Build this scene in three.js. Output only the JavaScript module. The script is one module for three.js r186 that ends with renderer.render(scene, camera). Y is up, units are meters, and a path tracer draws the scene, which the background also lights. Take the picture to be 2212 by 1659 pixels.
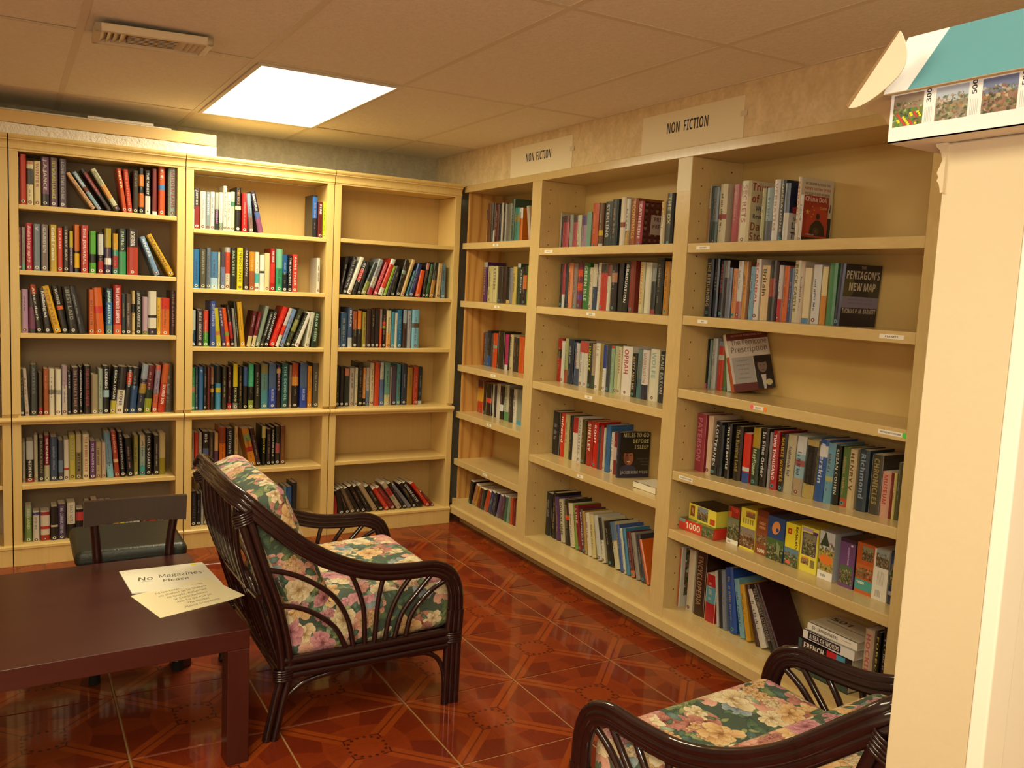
import * as THREE from 'three';
import { RoundedBoxGeometry } from 'three/addons/geometries/RoundedBoxGeometry.js';
import { mergeGeometries } from 'three/addons/utils/BufferGeometryUtils.js';
import { RectAreaLightUniformsLib } from 'three/addons/lights/RectAreaLightUniformsLib.js';

// ---------------------------------------------------------------- camera, renderer, lights
const scene = new THREE.Scene();
scene.background = new THREE.Color(0x050403);
const camera = new THREE.PerspectiveCamera(47.5256, 2212 / 1659, 0.05, 60);
camera.position.set(-2.3061, 1.4117, 4.6325);
camera.rotation.set(THREE.MathUtils.degToRad(-6.13), THREE.MathUtils.degToRad(-30.0493), THREE.MathUtils.degToRad(2.7408), 'YXZ');
const renderer = new THREE.WebGLRenderer({ antialias: true });
renderer.toneMapping = THREE.LinearToneMapping;
renderer.toneMappingExposure = 1.15;
renderer.shadowMap.enabled = true;
RectAreaLightUniformsLib.init();
const CEIL = 2.2;
const WARM = new THREE.Color().setRGB(1.0, 0.895, 0.56);
// ceiling panels: x0, x1, z0, z1, strength
const PANELS = [
  [-1.484, -0.946, 0.08, 1.243, 13.5],
  [-2.64, -2.10, 2.66, 3.80, 12],
  [-1.484, -0.946, 3.86, 4.98, 2],
  [-3.24, -2.70, 4.95, 6.0, 27],
];
// the camera's own flash, a little up and to the right of the lens
const flash = new THREE.SpotLight(new THREE.Color().setRGB(1, 0.93, 0.9), 1.2, 0, 0.75, 0.4, 2);
flash.position.set(-2.24, 1.49, 4.62); flash.target.position.set(-0.55, 1.1, 1.7); flash.castShadow = true; flash.name = 'camera_flash'; scene.add(flash, flash.target);

// ---------------------------------------------------------------- helpers
function rng(seed) { let a = seed >>> 0; return () => { a = (a + 0x6D2B79F5) >>> 0; let t = a; t = Math.imul(t ^ (t >>> 15), t | 1); t ^= t + Math.imul(t ^ (t >>> 7), t | 61); return ((t ^ (t >>> 14)) >>> 0) / 4294967296; }; }
const used = {};
function numbered(name) { const n = used[name] = (used[name] ?? -1) + 1; return n ? `${name}_${String(n).padStart(3, '0')}` : name; }
function shade(o) { o.castShadow = true; o.receiveShadow = true; return o; }
function tag(o, label, category, group) { o.userData.label = label; o.userData.category = category; if (group) o.userData.group = group; return o; }
function thing(name, label, category, [x, y, z] = [0, 0, 0], turn = 0, group) {
  const o = new THREE.Group(); o.name = numbered(name); o.position.set(x, y, z); o.rotation.y = turn; scene.add(o);
  return tag(o, label, category, group);
}
function part(name, geo, mat, parent) {
  const m = shade(new THREE.Mesh(Array.isArray(geo) ? mergeGeometries(geo.map(flat)) : geo, mat)); m.name = name; parent.add(m); return m;
}
function solo(name, geo, mat, label, category, group) {
  const m = shade(new THREE.Mesh(Array.isArray(geo) ? mergeGeometries(geo.map(flat)) : geo, mat)); m.name = numbered(name); scene.add(m);
  return tag(m, label, category, group);
}
function struct(name) { const o = new THREE.Group(); o.name = name; o.userData.kind = 'structure'; scene.add(o); return o; }
function structMesh(name, geo, mat) { const m = shade(new THREE.Mesh(Array.isArray(geo) ? mergeGeometries(geo.map(flat)) : geo, mat)); m.name = name; m.userData.kind = 'structure'; scene.add(m); return m; }
function flat(g) { const n = g.index ? g.toNonIndexed() : g; for (const k of Object.keys(n.attributes)) if (!['position', 'normal', 'uv'].includes(k)) n.deleteAttribute(k); return n; }
// uv in metres, projected along the dominant axis of the normal; swap turns the grain
function metric(g, grain = 'auto') {
  const p = g.attributes.position, n = g.attributes.normal, uv = new Float32Array(p.count * 2);
  for (let i = 0; i < p.count; i++) {
    const ax = Math.abs(n.getX(i)), ay = Math.abs(n.getY(i)), az = Math.abs(n.getZ(i));
    let u, v;
    if (ay >= ax && ay >= az) { u = p.getX(i); v = p.getZ(i); } else if (ax >= az) { u = p.getZ(i); v = p.getY(i); } else { u = p.getX(i); v = p.getY(i); }
    if (grain === 'x') { if (ay >= ax && ay >= az) [u, v] = [v, u]; else if (az >= ax) [u, v] = [v, u]; }
    if (grain === 'z') { if (ax > ay && ax > az) [u, v] = [v, u]; }
    uv[2 * i] = u; uv[2 * i + 1] = v;
  }
  g.setAttribute('uv', new THREE.BufferAttribute(uv, 2)); return g;
}
// box given by its low and high corners
function bx(x0, x1, y0, y1, z0, z1, r = 0.002, grain = 'auto') {
  const w = x1 - x0, h = y1 - y0, d = z1 - z0;
  const g = r > 0 ? new RoundedBoxGeometry(w, h, d, 1, Math.min(r, w / 2.2, h / 2.2, d / 2.2)) : new THREE.BoxGeometry(w, h, d);
  g.translate((x0 + x1) / 2, (y0 + y1) / 2, (z0 + z1) / 2); return metric(g, grain);
}
// extruded profile: pts in (a, b); axis 'x' | 'y' | 'z' is the direction of the extrusion from s0 to s1
function prism(pts, axis, s0, s1, bevel = 0) {
  const sh = new THREE.Shape(pts.map(([a, b]) => new THREE.Vector2(a, b)));
  const g = new THREE.ExtrudeGeometry(sh, { depth: s1 - s0 - 2 * bevel, bevelEnabled: bevel > 0, bevelSize: bevel, bevelThickness: bevel, bevelSegments: 1, bevelOffset: -bevel });
  g.translate(0, 0, s0 + bevel);
  if (axis === 'x') g.applyMatrix4(new THREE.Matrix4().set(0, 0, 1, 0, 0, 1, 0, 0, 1, 0, 0, 0, 0, 0, 0, 1).multiply(new THREE.Matrix4().makeScale(1, 1, 1)));
  if (axis === 'x') { flip(g); }
  if (axis === 'y') g.rotateX(-Math.PI / 2);
  return metric(g);
}
function flip(g) { const n = g.index ? g.toNonIndexed() : g; const p = n.attributes.position.array; for (let i = 0; i < p.length; i += 9) for (let k = 0; k < 3; k++) { const t = p[i + 3 + k]; p[i + 3 + k] = p[i + 6 + k]; p[i + 6 + k] = t; } n.computeVertexNormals(); if (n !== g) { g.index = null; g.attributes = n.attributes; } return g; }
// swept tube with caps through points
function tube(pts, r, radial = 8, steps = 0, rEnd = r) {
  const curve = pts.length > 2 ? new THREE.CatmullRomCurve3(pts, false, 'centripetal') : new THREE.LineCurve3(pts[0], pts[1]);
  const n = steps || Math.max(2, (pts.length - 1) * 5), P = [], N = [], I = [], U = [];
  const c = []; for (let i = 0; i <= n; i++) c.push(curve.getPoint(i / n));
  let nx = null, len = 0;
  for (let i = 0; i <= n; i++) {
    const t = c[Math.min(n, i + 1)].clone().sub(c[Math.max(0, i - 1)]).normalize();
    if (!nx) { nx = Math.abs(t.y) < 0.9 ? new THREE.Vector3(0, 1, 0) : new THREE.Vector3(1, 0, 0); }
    nx = nx.clone().addScaledVector(t, -nx.dot(t)).normalize();
    const b = new THREE.Vector3().crossVectors(t, nx);
    if (i) len += c[i].distanceTo(c[i - 1]);
    const rr = r + (rEnd - r) * i / n;
    for (let k = 0; k <= radial; k++) {
      const a = k / radial * Math.PI * 2, d = nx.clone().multiplyScalar(Math.cos(a)).addScaledVector(b, Math.sin(a));
      P.push(c[i].x + d.x * rr, c[i].y + d.y * rr, c[i].z + d.z * rr); N.push(d.x, d.y, d.z); U.push(k / radial * 0.1, len);
    }
  }
  for (let i = 0; i < n; i++) for (let k = 0; k < radial; k++) { const a = i * (radial + 1) + k, b2 = a + radial + 1; I.push(a, a + 1, b2, a + 1, b2 + 1, b2); }
  for (const e of [0, n]) {
    const t = e ? c[n].clone().sub(c[n - 1]).normalize() : c[0].clone().sub(c[1]).normalize(), base = P.length / 3;
    P.push(c[e].x, c[e].y, c[e].z); N.push(t.x, t.y, t.z); U.push(0, 0);
    for (let k = 0; k <= radial; k++) { const s = (e * (radial + 1) + k) * 3; P.push(P[s], P[s + 1], P[s + 2]); N.push(t.x, t.y, t.z); U.push(0, 0); }
    for (let k = 0; k < radial; k++) e ? I.push(base, base + 1 + k, base + 2 + k) : I.push(base, base + 2 + k, base + 1 + k);
  }
  const g = new THREE.BufferGeometry();
  g.setAttribute('position', new THREE.Float32BufferAttribute(P, 3)); g.setAttribute('normal', new THREE.Float32BufferAttribute(N, 3)); g.setAttribute('uv', new THREE.Float32BufferAttribute(U, 2)); g.setIndex(I);
  return g;
}
const V = (x, y, z) => new THREE.Vector3(x, y, z);

// ---------------------------------------------------------------- textures
function hash(x, y, s) { let h = Math.imul(x | 0, 374761393) ^ Math.imul(y | 0, 668265263) ^ Math.imul(s | 0, 1274126177); h = Math.imul(h ^ (h >>> 13), 1274126177); return ((h ^ (h >>> 16)) >>> 0) / 4294967296; }
function vnoise(x, y, s, px, py) {
  const xi = Math.floor(x), yi = Math.floor(y), fx = x - xi, fy = y - yi, u = fx * fx * (3 - 2 * fx), v = fy * fy * (3 - 2 * fy);
  const m = (a, p) => ((a % p) + p) % p;
  const a = hash(m(xi, px), m(yi, py), s), b = hash(m(xi + 1, px), m(yi, py), s), c = hash(m(xi, px), m(yi + 1, py), s), d = hash(m(xi + 1, px), m(yi + 1, py), s);
  return a + (b - a) * u + (c - a) * v + (a - b - c + d) * u * v;
}
function dataTex(w, h, fn, srgb = true, rep = [1, 1]) {
  const d = new Uint8Array(w * h * 4);
  for (let y = 0; y < h; y++) for (let x = 0; x < w; x++) { const c = fn(x / w, y / h, x, y), i = (y * w + x) * 4; d[i] = Math.max(0, Math.min(255, c[0])); d[i + 1] = Math.max(0, Math.min(255, c[1])); d[i + 2] = Math.max(0, Math.min(255, c[2])); d[i + 3] = 255; }
  const t = new THREE.DataTexture(d, w, h); t.magFilter = THREE.LinearFilter; t.minFilter = THREE.LinearMipmapLinearFilter; t.generateMipmaps = true;
  t.wrapS = t.wrapT = THREE.RepeatWrapping; t.repeat.set(...rep); if (srgb) t.colorSpace = THREE.SRGBColorSpace; t.needsUpdate = true; return t;
}
function canvasTex(w, h, draw, rep) {
  const c = document.createElement('canvas'); c.width = w; c.height = h; draw(c.getContext('2d'), w, h);
  const t = new THREE.CanvasTexture(c); t.colorSpace = THREE.SRGBColorSpace; t.anisotropy = 8;
  if (rep) { t.wrapS = t.wrapT = THREE.RepeatWrapping; t.repeat.set(...rep); } return t;
}
const rgb = (h) => { if (h.length === 3) h = h[0] + h[0] + h[1] + h[1] + h[2] + h[2]; return [parseInt(h.slice(0, 2), 16), parseInt(h.slice(2, 4), 16), parseInt(h.slice(4, 6), 16)]; };
const css = (h) => { const c = rgb(h); return `rgb(${c[0]},${c[1]},${c[2]})`; };
// grain runs along v; u is across
function woodTex(base, amp, seed, rep) {
  return dataTex(256, 512, (u, v) => {
    const w = vnoise(u * 6 , v * 3, seed + 5, 6, 3) * 0.6;
    const g = vnoise((u + w * 0.05) * 64, v * 4, seed, 64, 4) * 0.5 + vnoise(u * 128, v * 16, seed + 1, 128, 16) * 0.3 + vnoise(u * 12, v * 2, seed + 2, 12, 2) * 0.5 - 0.65;
    return base.map((c, i) => c + g * amp * (i === 2 ? 1.2 : 1));
  }, true, rep);
}
function std(o) { return new THREE.MeshStandardMaterial(o); }
function phys(o) { return new THREE.MeshPhysicalMaterial(o); }
const bumpFine = dataTex(256, 256, (u, v) => { const n = 255 * (0.5 * vnoise(u * 128, v * 128, 3, 128, 128) + 0.5 * vnoise(u * 40, v * 40, 4, 40, 40)); return [n, n, n]; }, false, [2, 2]);
const M = {};
M.maple = std({ map: woodTex([222, 190, 120], 11, 11, [3, 1]), roughness: 0.38 });
M.mapleBack = std({ map: woodTex([204, 170, 106], 9, 12, [2, 1]), roughness: 0.6 });
M.greyBack = std({ color: 0x9a8468, roughness: 0.7, bumpMap: bumpFine, bumpScale: 0.0005 });
M.tan = phys({ map: dataTex(256, 256, (u, v) => { const n = (vnoise(u * 8, v * 8, 21, 8, 8) - 0.5) * 8 + (vnoise(u * 90, v * 24, 22, 90, 24) - 0.5) * 7; return [212 + n, 184 + n, 124 + n]; }, true, [1.5, 1.5]), roughness: 0.3, clearcoat: 0.35, clearcoatRoughness: 0.12, bumpMap: bumpFine, bumpScale: 0.0002 });
M.tanBack = std({ map: dataTex(128, 128, (u, v) => { const n = (vnoise(u * 10, v * 10, 31, 10, 10) - 0.5) * 12; return [206 + n, 174 + n, 108 + n]; }, true, [1, 1]), roughness: 0.55 });
M.pine = std({ map: dataTex(512, 512, (u, v) => {
  const w = vnoise(u * 3, v * 2, 41, 3, 2) * 1.3, r = Math.abs(((u * 5 + w + v * 0.0) % 1) * 2 - 1), g = Math.pow(r, 3) * 40 + vnoise(u * 128, v * 8, 42, 128, 8) * 14;
  return [214 - g * 0.8, 164 - g, 92 - g * 0.9];
}, true, [3, 0.8]), roughness: 0.5 });
M.paintChip = std({ color: 0xf6ecca, roughness: 0.5, bumpMap: bumpFine, bumpScale: 0.002 });
M.dark = std({ color: 0x15120f, roughness: 0.9 });
M.wallGrey = std({ map: dataTex(256, 256, (u, v) => { const n = (vnoise(u * 30, v * 14, 51, 30, 14) - 0.5) * 14 + (vnoise(u * 80, v * 80, 52, 80, 80) - 0.5) * 14; return [192 + n, 184 + n, 158 + n]; }, true, [1.4, 1.4]), roughness: 0.85, bumpMap: bumpFine, bumpScale: 0.0006 });
M.wallBeige = std({ map: dataTex(256, 256, (u, v) => { const n = (vnoise(u * 22, v * 10, 53, 22, 10) - 0.5) * 16 + (vnoise(u * 60, v * 60, 54, 60, 60) - 0.5) * 14; return [226 + n, 202 + n, 156 + n * 1.1]; }, true, [1.6, 1.6]), roughness: 0.8, bumpMap: bumpFine, bumpScale: 0.0006 });
M.white = std({ color: 0xf4efe4, roughness: 0.8 });
M.cream = std({ color: 0xcebc9a, roughness: 0.7, bumpMap: bumpFine, bumpScale: 0.0003 });
M.whitePaint = std({ color: 0xf2eadb, roughness: 0.45 });
M.ceiling = std({ map: dataTex(256, 256, (u, v) => { const n = (vnoise(u * 100, v * 100, 61, 100, 100) - 0.5) * 18 + (vnoise(u * 40, v * 40, 62, 40, 40) - 0.5) * 10; return [246 + n * 0.5, 238 + n * 0.5, 218 + n * 0.5]; }, true, [2, 2]), roughness: 0.95, bumpMap: bumpFine, bumpScale: 0.0012 });
M.ceilingBar = std({ color: 0xe8dcc2, roughness: 0.6 });
M.grille = std({ color: 0xe0d0b0, roughness: 0.5 });
M.grout = std({ color: 0xa8804e, roughness: 0.8 });
M.rattan = phys({ map: dataTex(64, 256, (u, v) => { const n = (vnoise(u * 16, v * 6, 71, 16, 6) - 0.5) * 16 + (vnoise(u * 4, v * 40, 72, 4, 40) > 0.86 ? -10 : 0); return [36 + n * 0.7, 9 + n * 0.3, 9 + n * 0.3]; }, true, [4, 3]), roughness: 0.55, specularIntensity: 0.3, clearcoat: 1, clearcoatRoughness: 0.06 });
M.tableWood = phys({ map: woodTex([66, 22, 15], 10, 81, [2, 1]), roughness: 0.34, clearcoat: 0.3, clearcoatRoughness: 0.3 });
M.chairWood = phys({ map: woodTex([44, 15, 11], 8, 82, [4, 1]), roughness: 0.35, clearcoat: 0.35, clearcoatRoughness: 0.2 });
M.vinyl = phys({ color: 0x23261f, roughness: 0.34, bumpMap: bumpFine, bumpScale: 0.0006 });
M.rubber = std({ color: 0x101010, roughness: 0.8 });
M.foam = std({ color: 0xefe6d6, roughness: 0.9, bumpMap: bumpFine, bumpScale: 0.004 });
M.board = std({ color: 0xdcb878, roughness: 0.45 });
M.brownCard = std({ color: 0x8a6a44, roughness: 0.85 });
M.paper = std({ color: 0xf4ead0, roughness: 0.85 });
M.card = std({ color: 0xdccbb0, roughness: 0.75 });
M.pages = std({ map: dataTex(64, 64, (u, v) => { const n = (vnoise(u * 64, v * 1, 91, 64, 1) - 0.5) * 34; return [232 + n, 220 + n, 190 + n]; }, true, [14, 14]), roughness: 0.9 });
M.metal = std({ color: 0xb8b0a0, roughness: 0.3, metalness: 1 });
M.diffuser = std({ color: 0xffffff, emissive: new THREE.Color().setRGB(1, 0.95, 0.86), emissiveIntensity: 2.2, roughness: 0.6 });
M.dotPink = std({ color: 0xff6a80, roughness: 0.8 }); M.dotOrange = std({ color: 0xff9030, roughness: 0.8 }); M.dotGreen = std({ color: 0x58d848, roughness: 0.8 }); M.dotYellow = std({ color: 0xf8e018, roughness: 0.8 });
// tile: radiating parquet medallion printed on the glaze
const tileTex = canvasTex(768, 768, (g, W) => {
  const R = rng(7), c = W / 2;
  g.fillStyle = '#8a330f'; g.fillRect(0, 0, W, W);
  const poly = (pts, f) => { g.fillStyle = f; g.beginPath(); pts.forEach(([x, y], i) => i ? g.lineTo(x, y) : g.moveTo(x, y)); g.closePath(); g.fill(); };
  for (let q = 0; q < 4; q++) {
    g.save(); g.translate(c, c); g.rotate(q * Math.PI / 2);
    poly([[-0.86 * c, -c], [-0.40 * c, -0.55 * c], [-0.10 * c, -0.62 * c], [-0.26 * c, -c]], '#6f230d');
    poly([[0.86 * c, -c], [0.40 * c, -0.55 * c], [0.10 * c, -0.62 * c], [0.26 * c, -c]], '#75260d');
    poly([[-0.26 * c, -c], [0.26 * c, -c], [0.10 * c, -0.62 * c], [-0.10 * c, -0.62 * c]], '#832f0e');
    poly([[-0.40 * c, -0.55 * c], [0.40 * c, -0.55 * c], [0.22 * c, -0.3 * c], [-0.22 * c, -0.3 * c]], '#86310f');
    g.restore();
  }
  for (let q = 0; q < 4; q++) {
    g.save(); g.translate(c, c); g.rotate(q * Math.PI / 2 + Math.PI / 4);
    const L = c * 1.45, s = 0.36 * c, w = 0.115 * c;
    poly([[s, -w], [L, -w], [L, -0.016 * c], [s, -0.016 * c]], '#984011');
    poly([[s, w], [L, w], [L, 0.016 * c], [s, 0.016 * c]], '#943e11');
    g.fillStyle = '#6a240c'; g.fillRect(s, -0.012 * c, L - s, 0.024 * c);
    g.strokeStyle = '#45160a'; g.lineWidth = 0.02 * c; g.beginPath(); g.moveTo(s + 0.02 * c, 0); g.lineTo(s - 0.06 * c, -0.1 * c); g.moveTo(s + 0.02 * c, 0); g.lineTo(s - 0.06 * c, 0.1 * c); g.stroke();
    g.restore();
  }
  g.fillStyle = '#8e370f'; g.beginPath(); g.arc(c, c, 0.27 * c, 0, 7); g.fill();
  for (let i = 0; i < 16; i++) { const a = (i + 0.5) / 16 * Math.PI * 2, r = 0.275 * c; g.save(); g.translate(c + r * Math.cos(a), c + r * Math.sin(a)); g.rotate(a + Math.PI / 4); g.fillStyle = '#4a190b'; g.fillRect(-9, -9, 18, 18); g.restore(); }
  for (let i = 0; i < 3200; i++) { const x = R() * W, y = R() * W; g.strokeStyle = R() < 0.5 ? 'rgba(40,8,0,0.13)' : 'rgba(255,150,60,0.05)'; g.lineWidth = 1 + R() * 1.5; g.beginPath(); g.moveTo(x, y); g.lineTo(x + 10 + R() * 40, y + (R() - 0.5) * 6); g.stroke(); }
});
M.tile = phys({ map: tileTex, roughness: 0.5, specularIntensity: 0.35, clearcoat: 0.62, clearcoatRoughness: 0.06 });
M.tileSide = std({ color: 0x7a3a1c, roughness: 0.5 });
// floral upholstery
const fabricTex = canvasTex(1024, 1024, (g, W) => {
  const R = rng(99);
  g.fillStyle = '#48584a'; g.fillRect(0, 0, W, W);
  const wrap = (x, y, r, f) => { for (const dx of [-W, 0, W]) for (const dy of [-W, 0, W]) if (x + dx > -r && x + dx < W + r && y + dy > -r && y + dy < W + r) { g.save(); g.translate(x + dx, y + dy); f(); g.restore(); } };
  const petal = (len, wid, fill, edge, k = 0) => { g.beginPath(); g.moveTo(0, 0); g.bezierCurveTo(len * 0.25, -wid * (0.8 + k), len * 0.8, -wid * 1.25, len * (0.96 + k * 0.1), -wid * 0.25); g.quadraticCurveTo(len * 0.9, 0, len * (1 - k * 0.1), wid * 0.3); g.bezierCurveTo(len * 0.85, wid * 1.2, len * 0.3, wid, 0, 0); g.fillStyle = fill; g.fill(); if (edge) { g.strokeStyle = edge; g.lineWidth = 1.6; g.stroke(); } };
  const greens = [['#5f7556', '#3a4e3e'], ['#7c8c5c', '#4a5a3a'], ['#52706a', '#34504a'], ['#9aa270', '#5e6844'], ['#6c8a86', '#3e5852'], ['#a3b39c', '#66785e'], ['#587258', '#30443a']];
  const leaf = (x, y, a, L) => { const c = greens[Math.floor(R() * greens.length)]; wrap(x, y, L, () => { g.rotate(a); const gr = g.createLinearGradient(0, -L * 0.2, L, L * 0.2); gr.addColorStop(0, c[1]); gr.addColorStop(0.6, c[0]); gr.addColorStop(1, c[1]); petal(L, L * 0.25, gr, 'rgba(12,22,16,0.45)'); g.strokeStyle = 'rgba(200,210,150,0.28)'; g.lineWidth = 1.6; g.beginPath(); g.moveTo(4, 0); g.lineTo(L * 0.9, 0); for (let k = 1; k < 5; k++) { g.moveTo(L * k * 0.17, 0); g.lineTo(L * (k * 0.17 + 0.1), -L * 0.12); g.moveTo(L * k * 0.17, 0); g.lineTo(L * (k * 0.17 + 0.1), L * 0.12); } g.stroke(); }); };
  for (let i = 0; i < 330; i++) leaf(R() * W, R() * W, R() * 6.28, 44 + R() * 78);
  const sets = [['#cf9480', '#8a4c40', '#e2b6a2'], ['#d6aa72', '#8e6238', '#e8d0a0'], ['#bc7c86', '#7a404c', '#d6a4a8'], ['#d8c49a', '#96784c', '#ece0c0'], ['#ac6e62', '#6a362e', '#cc9484'], ['#82929a', '#46565e', '#aab6b8']];
  const flower = (x, y, r, s, n0 = 5) => { const h0 = R() * 6.28; wrap(x, y, r * 1.2, () => {
    const n = n0 + Math.floor(hash(x, y, 1) * 3); g.rotate(h0); g.scale(1, 0.72 + 0.28 * hash(x, y, 8));
    for (let ring = 0; ring < 2; ring++) for (let k = 0; k < n; k++) { g.save(); g.rotate((k + ring * 0.5) / n * 6.283 + (hash(x, k, 2) - 0.5) * 0.5); const L = r * (ring ? 0.58 : 1) * (0.75 + 0.4 * hash(y, k, 3)), q = hash(k, x, 6); const gr = g.createLinearGradient(0, -L * 0.3, L, L * 0.3); gr.addColorStop(0, s[1]); gr.addColorStop(0.4 + q * 0.2, s[0]); gr.addColorStop(1, s[2]); petal(L, L * (0.34 + 0.14 * q), gr, 'rgba(70,36,26,0.32)', q * 0.5); for (let z = 0; z < 3; z++) { g.strokeStyle = z % 2 ? 'rgba(255,240,220,0.22)' : 'rgba(90,40,30,0.2)'; g.lineWidth = 2; g.beginPath(); g.moveTo(L * 0.2, (z - 1) * L * 0.04); g.quadraticCurveTo(L * 0.55, (z - 1) * L * 0.2, L * 0.85, (z - 1) * L * 0.12); g.stroke(); } g.restore(); }
    g.fillStyle = s[1]; g.beginPath(); g.arc(0, 0, r * 0.11, 0, 7); g.fill();
  }); };
  for (let i = 0; i < 42; i++) flower((i % 6 + R()) * W / 6, (Math.floor(i / 6) + R()) * W / 7, 66 + R() * 58, sets[Math.floor(R() * sets.length)]);
  for (let i = 0; i < 80; i++) leaf(R() * W, R() * W, R() * 6.28, 34 + R() * 52);
  for (let i = 0; i < 34; i++) { const x = R() * W, y = R() * W, s = sets[Math.floor(R() * 5)]; for (let k = 0; k < 8; k++) flower(x + (R() - 0.5) * 84, y + (R() - 0.5) * 60, 20 + R() * 14, s, 4); }
  for (let i = 0; i < 20; i++) flower(R() * W, R() * W, 76 + R() * 40, sets[i % 4]);
}, [1.7, 1.7]);
M.fabric = phys({ map: fabricTex, roughness: 0.75, sheen: 0.3, sheenRoughness: 0.6, bumpMap: bumpFine, bumpScale: 0.0008 });

// ---------------------------------------------------------------- room shell
const XL = -4.6, XR = 0.30, ZB = -0.45, ZF = 6.2;
structMesh('wall_back', bx(XL - 0.1, XR + 0.1, -0.1, CEIL + 0.12, ZB - 0.1, ZB, 0), M.wallGrey);
structMesh('wall_right', [bx(XR, XR + 0.1, -0.1, CEIL + 0.12, ZB, ZF, 0), bx(0.02, XR, 2.0, CEIL + 0.04, ZB, ZF, 0)], M.wallBeige);
structMesh('wall_left', bx(XL - 0.1, XL, -0.1, CEIL + 0.12, ZB, ZF, 0), M.white);
structMesh('wall_front', bx(XL - 0.1, XR + 0.1, -0.1, CEIL + 0.12, ZF, ZF + 0.1, 0), M.white);
structMesh('wall_partition', bx(-1.28, XR, 0, 1.622, 3.922, 4.032, 0.002), M.cream);
structMesh('trim_1', [bx(-1.282, -1.237, 0, 1.62, 4.032, 4.054, 0.003), bx(-1.236, -0.6, 0, 1.62, 4.032, 4.046, 0.002)], M.whitePaint);
{ // scalloped bracket on the far edge of the partition end
  const pts = [[0, 0]]; const prof = [[0, 0.012], [0.004, 0.011], [0.008, 0.006], [0.014, 0.003], [0.022, 0.001], [0.03, 0.004], [0.037, 0.007], [0.042, 0.004], [0.047, 0.006], [0.05, 0.003], [0.056, 0.001], [0.062, 0]];
  const shp = [[3.926, 1.622], ...prof.map(([dy, dz]) => [3.9225 - dz, 1.622 - dy]), [3.926, 1.56]];
  structMesh('trim_2', prism(shp, 'x', -1.284, -1.27), M.cream);
}
{ // tiled floor
  const f = struct('floor'); part('grout_bed', bx(XL, XR, -0.1, -0.003, ZB, ZF, 0), M.grout, f);
  const T = 0.431, gap = 0.0055, R = rng(5);
  const s = T - gap, g = new THREE.BufferGeometry(), b = 0.0022, P = [], U = [], I = [];
  const h = s / 2, ring = (k, y) => [[-k, y, k], [k, y, k], [k, y, -k], [-k, y, -k]];
  [ring(h - b, 0), ring(h, -b), ring(h, -0.012)].forEach((r) => r.forEach(([x, y, z]) => { P.push(x, y, z); U.push(x / s + 0.5, z / s + 0.5); }));
  I.push(0, 1, 2, 0, 2, 3); for (const o of [0, 4]) for (let k = 0; k < 4; k++) { const n = (k + 1) % 4; I.push(o + k, o + 4 + k, o + 4 + n, o + k, o + 4 + n, o + n); }
  g.setAttribute('position', new THREE.Float32BufferAttribute(P, 3)); g.setAttribute('uv', new THREE.Float32BufferAttribute(U, 2)); g.setIndex(I);
  const gf = g.toNonIndexed(); gf.computeVertexNormals();
  for (let i = -10; i <= 1; i++) for (let k = -6; k <= 8; k++) {
    const x = -0.295 + (i - 0.5) * T, z = 2.022 + (k - 0.5) * T;
    if (x - h > XR - 0.23 || z + h < ZB || x + h < XL) continue;
    const m = part('floor_tile', gf, M.tile, f); m.position.set(x, (R() - 0.5) * 0.0006, z); m.rotation.y = Math.floor(R() * 4) * Math.PI / 2; m.rotation.z = (R() - 0.5) * 0.0012; m.rotation.x = (R() - 0.5) * 0.0012;
  }
}
const zLine = (k) => 1.285 + k * 1.212, xLine = (k) => -0.36 - k * 0.578;
{ // suspended ceiling
  const c = struct('ceiling'); part('ceiling_slab', bx(XL, XR, CEIL + 0.1, CEIL + 0.2, ZB, ZF, 0), M.ceiling, c);
  const R = rng(8), bars = [], xs = [0.02], zs = [];
  for (let k = 0; k <= 8; k++) { const x = xLine(k); if (x > XL) xs.push(x); } xs.push(XL);
  zs.push(ZB); for (let k = -1; k <= 4; k++) { const z = zLine(k); if (z < ZF - 0.1) zs.push(z); } zs.push(ZF);
  for (const x of xs) bars.push(bx(x - 0.012, x + 0.012, CEIL + 0.0015, CEIL + 0.004, ZB, ZF, 0.0008));
  for (const z of zs) bars.push(bx(XL, 0.02, CEIL + 0.0012, CEIL + 0.003, z - 0.012, z + 0.012, 0.0008));
  bars.forEach((b) => part('ceiling_bar', b, M.ceilingBar, c));
  for (let i = 0; i + 1 < xs.length; i++) for (let k = 0; k + 1 < zs.length; k++) {
    const x0 = xs[i + 1] + 0.003, x1 = xs[i] - 0.003, z0 = zs[k] + 0.003, z1 = zs[k + 1] - 0.003;
    if (PANELS.some((p) => p[0] > x0 - 0.1 && p[1] < x1 + 0.1 && p[2] > z0 - 0.1 && p[3] < z1 + 0.1)) continue;
    const m = part('ceiling_tile', bx(-(x1 - x0) / 2, (x1 - x0) / 2, 0.0035, 0.0165, -(z1 - z0) / 2, (z1 - z0) / 2, 0.0015), M.ceiling, c);
    m.position.set((x0 + x1) / 2, CEIL, (z0 + z1) / 2); m.rotation.z = (R() - 0.5) * 0.006; m.rotation.x = (R() - 0.5) * 0.003;
  }
}
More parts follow.
